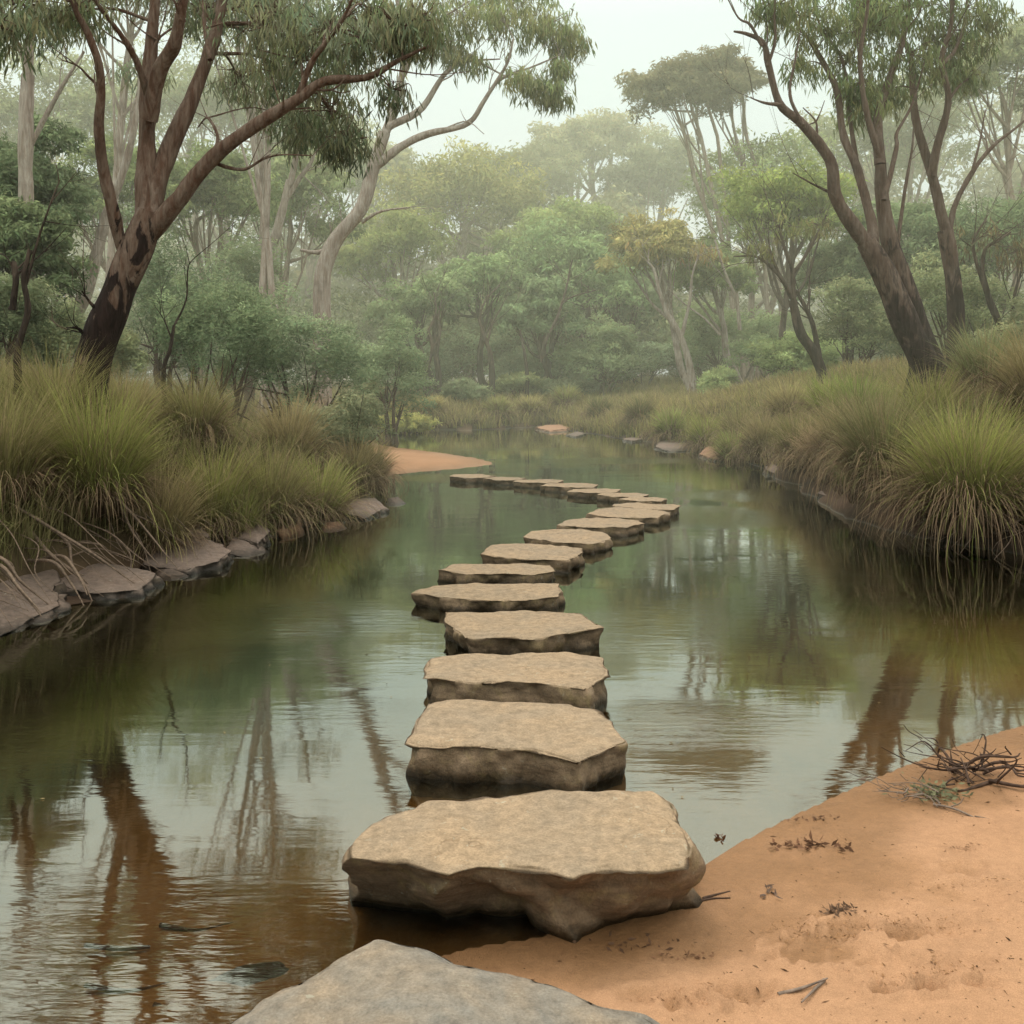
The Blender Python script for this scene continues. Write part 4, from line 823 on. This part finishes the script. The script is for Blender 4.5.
TS = [
 ('straw tussock at the left end of the far shore', 398, 31.6, .8, (.42, .36, .15), 800), ('golden tussock on the far shore left of the dark bush', 432, 32.2, .75, (.44, .39, .15), 800), ('olive tussock right of the dark far shore bush', 498, 32.6, .8, (.34, .35, .12), 800),
 ('pale yellow tussock in the middle of the far shore', 530, 33.8, .8, (.46, .42, .17), 800), ('green-gold tussock behind the flat far shore rock', 566, 34.6, .85, (.38, .40, .13), 800),
 ('fresh green tussock on right bank before the leaning gum', 858, 15.6, 1.0, (.25, .31, .09), 1000), ('straw tussock on right bank left of the twisted tree', 790, 19.6, .9, (.42, .36, .17), 900), ('lime tussock on right bank below the twisted tree', 830, 17.6, .95, (.30, .35, .09), 900),
 ('soft green tussock near the rocks of the far right bank', 672, 24.4, .9, (.30, .35, .10), 800), ('reddish straw tussock at the lip of the right bank', 822, 14.9, .8, (.40, .29, .17), 800), ('grey-green tussock right of the leaning gum foot', 985, 14.0, 1.1, (.24, .27, .12), 1000), ('green tussock at the water where the right bank bends', 735, 19.9, .8, (.28, .33, .10), 800),
 ('bright green tussock spilling over roots at the left', 98, 8.9, 1.12, G4, 1900), ('tussock cut by the left edge above the brown slab', 0, 8.0, .95, G2, 1000),
 ('dull tussock behind the bright green one at the left', 55, 9.4, .95, G2, 900), ('straw coloured tussock below the charred gum', 160, 9.3, .85, G3, 1000),
 ('fresh green tussock above the flat pointed slab', 212, 10.3, .95, G1, 1200), ('low bright green tuft hanging to the water before the rust orange rock', 240, 10.3, .6, G4, 700),
 ('tall mixed tussock left of the rust orange rock', 268, 10.9, 1.0, G2, 1100), ('bright drooping tussock right of the rust orange rock', 318, 11.6, .85, G4, 1000),
 ('straw topped tussock behind the drooping one', 290, 12.8, 1.0, G3, 900), ('last tussock at the tip of the left bank', 352, 13.6, .8, G3, 900),
 ('brown tussock over the small mauve rock', 368, 15.0, .75, (.22, .19, .09), 800), ('rough tussock at the foot of the charred gum', 125, 10.6, .8, G3, 800), ('shaded tussock right of the charred gum foot', 195, 11.2, .9, G2, 900),
 ('huge bright green tussock drooping to the water at the right edge', 968, 10.15, 1.3, G4, 2400), ('straw tussock at the right edge above the huge green one', 1040, 11.6, 1.1, G3, 1100),
 ('dusky feathery tussock leaning over the water on the right', 882, 11.9, 1.15, (.2, .2, .09), 1700), ('green tussock behind the huge right hand one', 930, 13.2, 1.0, G1, 1100),
 ('tan tussock under the leaning right gum', 845, 14.3, .95, G3, 1000), ('mid green tussock on the bend of the right bank', 800, 16.2, .9, G2, 900), ('yellowish tussock at the narrowing of the right bank', 765, 18.6, .9, G3, 900),
 ('bright yellow-green tussock on the far right bank', 708, 22.4, .9, (.30, .33, .09), 900), ('olive tussock on the far right bank near the pale bush', 740, 21.0, .9, G2, 800), ('far tussock over the flat rock of the right bank', 640, 27.2, .85, (.17, .17, .07), 700),
 ('tussock furthest along the right bank', 600, 30.5, .8, (.17, .18, .07), 700), ('muddy tussock draping the right bank overhang', 868, 13.6, .85, (.2, .17, .09), 900),
]
for k, (lab, px, Yd, sz, col, n_) in enumerate(TS): tussock(lab, px, Yd, sz*1.12, col, k*3+1, int(n_*1.15), .38)

# grass cover of the banks (nobody could count it)
rs = np.random.default_rng(11)
N = 26000; Yc = np.exp(rs.uniform(math.log(6.2), math.log(60), N)); Xc = rs.uniform(-.66, .66, N)*Yc+rs.normal(0, .6, N)
z, sd, wb, db, de = terrain(Xc, Yc, True); ok = (sd > np.where((Xc < 0) & (Yc < 11), .75, .3)) & (wb < .35) & (z > .03); Xc, Yc, z, sd = Xc[ok], Yc[ok], z[ok], sd[ok]
nn = fbm(v2(Xc*.33, Yc*.33, 2), 3)*.5+.5; n2_ = fbm(v2(Xc*1.1, Yc*1.1, 12), 2)*.5+.5
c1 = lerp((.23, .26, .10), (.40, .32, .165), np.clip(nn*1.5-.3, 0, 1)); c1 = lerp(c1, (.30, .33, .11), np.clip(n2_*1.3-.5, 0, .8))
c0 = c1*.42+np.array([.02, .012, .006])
def more(n_, ylo, yhi, xlo, xhi):
    global Xc, Yc, z, sd, nn, n2_, c0, c1
    yy = rs.uniform(ylo, yhi, n_); xx = rs.uniform(xlo, xhi, n_); zz, ss, wb_, _, _ = terrain(xx, yy, True); k = (ss > .05) & (wb_ < .5) & (zz > .03)
    yy, xx, zz = yy[k], xx[k], zz[k]; m_ = len(yy); t_ = rs.random(m_)
    cc = lerp((.36, .37, .11), (.52, .42, .19), t_); Xc = np.r_[Xc, xx]; Yc = np.r_[Yc, yy]; z = np.r_[z, zz]; n2_ = np.r_[n2_, t_*.6]; c1 = np.concatenate([c1, cc]); c0 = np.concatenate([c0, cc*.5])
more(7000, 27, 48, -9, 9); more(2600, 17, 30, 2, 10)
parts = []
for lo, hi, nb, wk in ((0, 11, 22, .0085), (11, 20, 15, .013), (20, 61, 9, .03)):
    m_ = (Yc >= lo) & (Yc < hi); bs = np.c_[Xc[m_], Yc[m_], z[m_]-.02]
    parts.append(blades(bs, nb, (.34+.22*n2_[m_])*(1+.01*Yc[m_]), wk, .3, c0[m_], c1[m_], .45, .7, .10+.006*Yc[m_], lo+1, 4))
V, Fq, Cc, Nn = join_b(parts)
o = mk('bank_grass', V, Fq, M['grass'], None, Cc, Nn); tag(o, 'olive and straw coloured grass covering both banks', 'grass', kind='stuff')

# hanging dead thatch on the faces of the banks
N = 9000; Yc = np.exp(rs.uniform(math.log(6.2), math.log(36), N)); Xc = rs.uniform(-.64, .64, N)*Yc
z, sd, wb, db, de = terrain(Xc, Yc, True); ok = (sd > np.where((Xc < 0) & (Yc < 11), .95, .16)) & (sd < 1.1+.02*Yc) & (wb < .35); Xc, Yc, z = Xc[ok], Yc[ok], z[ok]
pt = blades(np.c_[Xc, Yc, z+.02], 16, .42, np.maximum(.009, .0011*Yc), .3, (.07, .048, .032), (.19, .135, .09), 1.1, 1.3, .1, 5, 5)
o = mk('dead_thatch', pt[0], pt[1], M['grass'], None, pt[2], pt[3]); tag(o, 'brown dead grass hanging down the faces of the banks', 'dead grass', kind='stuff')

# ------------------------------------------------------------------ sticks, roots, debris
def ground_pt(px, py, z=None, lift=0):
    Yd = F*H/(py-HOR)
    for _ in range(12):
        x = (px-512)*Yd/F; g_ = gz(x, Yd) if z is None else z; Yd = F*(H-g_)/(py-HOR)
    return np.array([(px-512)*Yd/F, Yd, g_+lift])
def stick(name, label, cat, lines, mat, group=None, r=.006):
    c = ground_pt(*lines[0][0][:2]); T = Tubes()
    for ln in lines:
        pts = []
        for i, q in enumerate(ln):
            t = i/(len(ln)-1); p = ground_pt(q[0], q[1]-0, lift=0) if len(q) < 3 else None
            if p is None:           # third number: height above the ground, metres
                p = ground_pt(q[0], q[1]+q[2]*F/3.6); p[2] += q[2]
            p[2] += r*.5; rr = r*(1-.6*t); pts.append((*p, rr))
        T.add(pts, 6, max(8, len(pts)*4), .3)
    o = T.build(name, M[mat], None, loc=tuple(c)); tag(o, label, cat, group); return o
def driftwood(label, px, py, n_, lo, hi, r, mat, seed, up=.5, bias=None, name='driftwood'):
    rs_ = np.random.default_rng(seed); c = ground_pt(px, py); T = Tubes()
    for k in range(n_):
        az = rs_.uniform(0, 2*math.pi) if bias is None or k % 3 == 0 else bias+rs_.normal()*.5; el = abs(rs_.normal())*up; ln = rs_.uniform(lo, hi)
        d = np.array([math.cos(az)*math.cos(el), math.sin(az)*math.cos(el), math.sin(el)]); st = c+np.array([rs_.normal()*.05, rs_.normal()*.04, rs_.uniform(.005, .05)])
        if rs_.random() < .5: st = st-d*ln*.35*np.array([1, 1, 0])
        p1 = st+d*ln*.35+rs_.normal(size=3)*ln*.07; p2 = st+d*ln*.7+rs_.normal(size=3)*ln*.1; p3 = st+d*ln+rs_.normal(size=3)*ln*.13
        for q in (st, p1, p2, p3): q[2] = max(q[2], gz(q[0], q[1])+r)
        rr = r*rs_.uniform(.45, 1.5); T.add([(*st, rr), (*p1, rr*.85), (*p2, rr*.6), (*p3, rr*.25)], 6, 16, .6)
        for _ in range(2):
            q = (p1, p2)[_]; e = q+(unit(d+rs_.normal(size=3)*.7))*ln*.3; e[2] = max(e[2], gz(e[0], e[1])+.004); T.add([(*q, rr*.5), (*((q+e)/2+rs_.normal(size=3)*ln*.03), rr*.4), (*e, rr*.15)], 5, 8, .4)
    o = T.build(name, M[mat], None, loc=tuple(c)); tag(o, label, 'driftwood'); return o
driftwood('tangled heap of dark driftwood branches on the sand at the right edge', 974, 779, 24, .13, .34, .0062, 'stick', 4, .42)
driftwood('small grey twig spray left of the driftwood heap', 922, 798, 11, .10, .22, .0042, 'stick_grey', 8, .12, math.pi*.95, 'brushwood')
lv = Leaves(); c = ground_pt(936, 797); q = c+RNG.normal(size=(170, 3))*np.array([.055, .045, .012])+np.array([0, 0, .02])
lv.add(q, unit(RNG.normal(size=(170, 3))*np.array([1, 1, .3])), .035, .012, np.array([.20, .20, .12])*RNG.uniform(.6, 1.3, (170, 1)), np.repeat([[0, 0, 1.]], 170, 0))
o = lv.build('leaf_litter', M['leaf_near'], loc=tuple(c)); tag(o, 'grey-green leaf litter caught in the small twig spray', 'leaf litter')
GD = 'twigs and litter on the sand'
stick('twig', 'V shaped dark twig lying on the foreground sand', 'twig', [[(778, 995), (800, 990), (824, 981)], [(824, 981), (812, 992), (798, 1005)]], 'stick_grey', GD, .0055)
stick('twig', 'dark twig pointing out from the right end of the largest stone', 'twig', [[(698, 902), (712, 899), (730, 898)], [(703, 899), (716, 895), (730, 891)]], 'stick', GD, .005)
def litter(label, px, py, sx, sy, n_, col, size=.02, mat='leaf_near', name='leaf_litter', seedv=0):
    c = ground_pt(px, py); k = c[1]/F; xx = c[0]+RNG.normal(size=n_)*sx*k*.5; yy = c[1]+RNG.normal(size=n_)*sy*k*.5*(c[1]/H)*.5
    q = np.c_[xx, yy, terrain(xx, yy)+.003+RNG.random(n_)*.008]; l_ = Leaves()
    l_.add(q, unit(RNG.normal(size=(n_, 3))*np.array([1, 1, .35])), size*RNG.uniform(.6, 1.5, n_), size*.42, np.array(col)*1.6*RNG.uniform(.6, 1.3, (n_, 1)), np.repeat([[0, 0, 1.]], n_, 0))
    o = l_.build(name, M[mat], loc=tuple(c)); tag(o, label, 'leaf litter', 'leaf litter scattered on the sand'); return o
litter('flat strip of brown bark litter near the water edge', 808, 846, 40, 8, 60, (.10, .055, .035), .03)
litter('pinch of dark litter right at the water edge', 815, 820, 26, 4, 26, (.12, .07, .045), .02)
litter('grey pointed bark flakes left of the churned sand', 772, 895, 12, 12, 16, (.14, .10, .08), .028)
litter('dark clod of litter on top of the churned sand', 838, 912, 24, 10, 60, (.10, .065, .045), .022)
litter('loose crumbs spread over the churned sand', 830, 935, 70, 26, 160, (.22, .13, .07), .012)
litter('fine crumbs above the right hand prints', 925, 925, 60, 12, 90, (.24, .14, .075), .010)
litter('crumbs beside the deep print near the bottom right', 930, 985, 80, 30, 130, (.22, .13, .07), .011)
litter('faint speck trail near the right edge', 962, 885, 70, 5, 50, (.3, .18, .10), .010)
litter('brown specks high on the sand near the driftwood', 962, 848, 24, 6, 40, (.22, .13, .08), .012)
litter('crumbs by the lone print below the largest stone', 700, 990, 70, 16, 80, (.24, .14, .08), .011)
litter('small dark leaf scraps just below the largest stone', 640, 945, 60, 12, 26, (.10, .06, .04), .022)
litter('tiny brown leaf stranded by the largest stone right corner', 718, 840, 6, 4, 6, (.12, .06, .04), .035)
litter('short curl of litter under the V shaped twig path', 690, 958, 30, 8, 22, (.16, .09, .055), .018)
for (k, n_, sz, cl) in ((0, 900, .008, (.10, .065, .04)), (1, 240, .018, (.15, .09, .055))):
    yy = RNG.uniform(2.45, 5.4, n_*5); xx = RNG.uniform(-.3, 3.6, n_*5); zz, ss, _, _, _ = terrain(xx, yy, True); ok = (ss > .02) & (fbm(v2(xx*2.5, yy*2.5, 3+k), 3) > .0); xx, yy, zz = xx[ok][:n_], yy[ok][:n_], zz[ok][:n_]; m_ = len(xx)
    l_ = Leaves(); l_.add(np.c_[xx, yy, zz+.0015], unit(RNG.normal(size=(m_, 3))*np.array([1, 1, .12])), sz*RNG.uniform(.5, 1.8, m_), sz*.4, np.array(cl)*RNG.uniform(.5, 2.2, (m_, 1)), np.repeat([[0, 0, 1.]], m_, 0))
    o = l_.build(('sand_crumbs', 'scattered_leaves')[k], M['leaf_near']); tag(o, ('dark bark crumbs sprinkled all over the near sand', 'dry brown leaves strewn thinly over the near sand')[k], 'litter', kind='stuff')
# sticks under the shallow water, bottom left
def wet_stick(label, pts, r, z=-.035):
    T = Tubes(); T.add([(*(lambda Yd: ((a-512)*Yd/F, Yd, z))(F*(H-z)/(b-HOR)), r*(1-.4*i/len(pts))) for i, (a, b) in enumerate(pts)], 6, 14, .2)
    c = T.V[0].mean(0); o = T.build('sunken_stick', M['stick'], loc=tuple(c)); tag(o, label, 'stick', 'sunken sticks in the shallows')
wet_stick('short thick sunken stick nearest the bottom left', [(153, 1008), (175, 1007), (195, 1002), (208, 999)], .014)
wet_stick('long thin sunken branch above the short stick', [(85, 985), (130, 990), (175, 980), (215, 968)], .008)
wet_stick('sunken branch pointing at the front boulder', [(160, 925), (200, 930), (240, 922), (295, 922)], .008, -.045)
wet_stick('sunken forked branch under the trunk reflection', [(85, 945), (120, 948), (150, 945)], .008, -.045)
rf = np.random.default_rng(3); n_ = 90; yy = rf.uniform(3.2, 13, n_); xx = rf.uniform(-.5, .5, n_)*yy; _, ss, _, _, _ = terrain(xx, yy, True); k = (ss < -.1); xx, yy = xx[k], yy[k]; n_ = len(xx)
l_ = Leaves(); l_.add(np.c_[xx, yy, np.full(n_, .004)], unit(np.c_[rf.normal(size=(n_, 2)), np.zeros(n_)]), rf.uniform(.012, .035, n_), .011, np.array([[.22, .17, .09]])*rf.uniform(.5, 2, (n_, 1)), np.repeat([[0, 0, 1.]], n_, 0))
V_ = np.concatenate(l_.V); V_[:, 2] = .004; l_.V = [V_]
o = l_.build('floating_leaves', M['leaf_near']); tag(o, 'tiny leaves and flecks drifting on the river', 'flecks', kind='stuff')
# exposed roots, left bank
T = Tubes(); rr_ = random.Random(9)
def root_line(xw, Yd, inland, out, up, r_, zend=.05):
    p0 = np.array([xw+inland, Yd, gz(xw+inland, Yd)+.04]); e = np.array([xw+out, Yd+rr_.uniform(-.7, .25), 0.]); e[2] = max(gz(e[0], e[1]), 0)+zend
    m1 = p0*.62+e*.38+np.array([rr_.uniform(-.08, .08), rr_.uniform(-.1, .1), up]); m2 = p0*.3+e*.7+np.array([rr_.uniform(-.06, .06), rr_.uniform(-.1, .1), up*.6])
    m1[2] = max(m1[2], gz(m1[0], m1[1])+.03); m2[2] = max(m2[2], gz(m2[0], m2[1])+.03)
    T.add([(*p0, r_), (*m1, r_*.9), (*m2, r_*.65), (*e, r_*.25)], 6, 18, .5)
for k in range(52):
    Yd = rr_.uniform(6.7, 9.6); xw = float(np.interp(Yd, [5.2, 6.4, 7.8, 9.5, 11.4], [-4.2, -3.6, -3.2, -2.85, -2.5]))
    root_line(xw, Yd, -rr_.uniform(.7, 1.15), -rr_.uniform(-.12, .35), rr_.uniform(.02, .14), rr_.choice([.004, .006, .008, .011, .016]), rr_.uniform(.02, .14))
o = T.build('exposed_roots', M['root'], loc=(-3.9, 8.2, gz(-3.9, 8.2))); tag(o, 'tangle of pale exposed roots over the left bank rocks', 'roots')
T = Tubes()
for k in range(30):
    Yd = rr_.uniform(9.3, 11.6); xw = float(np.interp(Yd, [9.4, 10.2, 11.3], [5.3, 4.6, 4.3]))
    root_line(xw, Yd, rr_.uniform(.25, .6), -rr_.uniform(0, .3), .05, rr_.choice([.005, .008, .012]), 0)
o = T.build('exposed_roots', M['root'], loc=(4.8, 10.2, gz(4.8, 10.2))); tag(o, 'thin pale roots hanging from the right bank into the water', 'roots')

# ------------------------------------------------------------------ haze
def box(name, x0, x1, y0, y1, z0, z1, mat):
    V = [(x, y, z) for x in (x0, x1) for y in (y0, y1) for z in (z0, z1)]
    return mk(name, V, [(0, 1, 3, 2), (4, 6, 7, 5), (0, 4, 5, 1), (2, 3, 7, 6), (0, 2, 6, 4), (1, 5, 7, 3)], mat, smooth=False)
t = NT('morning_haze'); vs = t.n('ShaderNodeVolumeScatter'); vs.inputs['Color'].default_value = (.97, 1, .82, 1); vs.inputs['Density'].default_value = .0062; vs.inputs['Anisotropy'].default_value = .15
t.l(vs.outputs[0], t.out.inputs['Volume'])
hz = box('haze', -170, 170, 9.0, 190, -3, 24, t.m); tag(hz, kind='structure')

# ------------------------------------------------------------------ light
SUN_EL, SUN_AZ = R(58), R(-25)         # high, from beyond the wood and a little left
w = bpy.data.worlds.new('World'); bpy.context.scene.world = w; w.use_nodes = True; nt = w.node_tree; nt.nodes.clear()
out = nt.nodes.new('ShaderNodeOutputWorld'); bg = nt.nodes.new('ShaderNodeBackground'); bg.inputs[1].default_value = .1
sky = nt.nodes.new('ShaderNodeTexSky'); sky.sky_type = 'NISHITA'; sky.sun_disc = False; sky.sun_elevation = SUN_EL; sky.sun_rotation = SUN_AZ; sky.dust_density = 5; sky.air_density = 1.2
tc = nt.nodes.new('ShaderNodeTexCoord'); sp = nt.nodes.new('ShaderNodeSeparateXYZ'); nt.links.new(tc.outputs['Generated'], sp.inputs[0])
rp = nt.nodes.new('ShaderNodeValToRGB'); e = rp.color_ramp.elements       # overcast veil, brighter towards the zenith
e[0].position = 0; e[0].color = (.42, .50, .44, 1); e[1].position = .9; e[1].color = (1.95, 1.9, 1.65, 1)
m2 = e.new(.35); m2.color = (.55, .65, .595, 1)
nt.links.new(sp.outputs[2], rp.inputs[0])
sc10 = nt.nodes.new('ShaderNodeVectorMath'); sc10.operation = 'SCALE'; sc10.inputs['Scale'].default_value = 16.5; nt.links.new(rp.outputs[0], sc10.inputs[0])
mx = nt.nodes.new('ShaderNodeMix'); mx.data_type = 'RGBA'; mx.inputs[0].default_value = .86
nt.links.new(sky.outputs[0], mx.inputs[6]); nt.links.new(sc10.outputs[0], mx.inputs[7]); nt.links.new(mx.outputs[2], bg.inputs[0]); nt.links.new(bg.outputs[0], out.inputs[0])
ld = bpy.data.lights.new('sun', 'SUN'); ld.energy = 1.45; ld.angle = R(18); ld.color = (1, .93, .82)
lo = bpy.data.objects.new('sun', ld); C.objects.link(lo)
dirv = Vector((math.sin(SUN_AZ)*math.cos(SUN_EL), math.cos(SUN_AZ)*math.cos(SUN_EL), math.sin(SUN_EL)))
lo.rotation_euler = dirv.to_track_quat('Z', 'Y').to_euler()

# ------------------------------------------------------------------ camera
cd = bpy.data.cameras.new('camera'); cam = bpy.data.objects.new('camera', cd); C.objects.link(cam)
cam.location = (0, 0, H); cam.rotation_euler = (R(90), 0, 0); cd.sensor_width = 36; cd.lens = F/1024*36; cd.shift_y = -(512-HOR)/1024; cd.clip_end = 3000; cd.clip_start = .05
s = bpy.context.scene; s.camera = cam
s.view_settings.view_transform = 'Standard'; s.view_settings.look = 'None'; s.view_settings.exposure = 0; s.view_settings.gamma = 1
s.cycles.use_denoising = True; s.cycles.max_bounces = 8; s.cycles.diffuse_bounces = 4; s.cycles.glossy_bounces = 2; s.cycles.transmission_bounces = 2; s.cycles.volume_bounces = 3; s.cycles.transparent_max_bounces = 6
s.cycles.caustics_reflective = False; s.cycles.caustics_refractive = False; s.cycles.use_adaptive_sampling = True
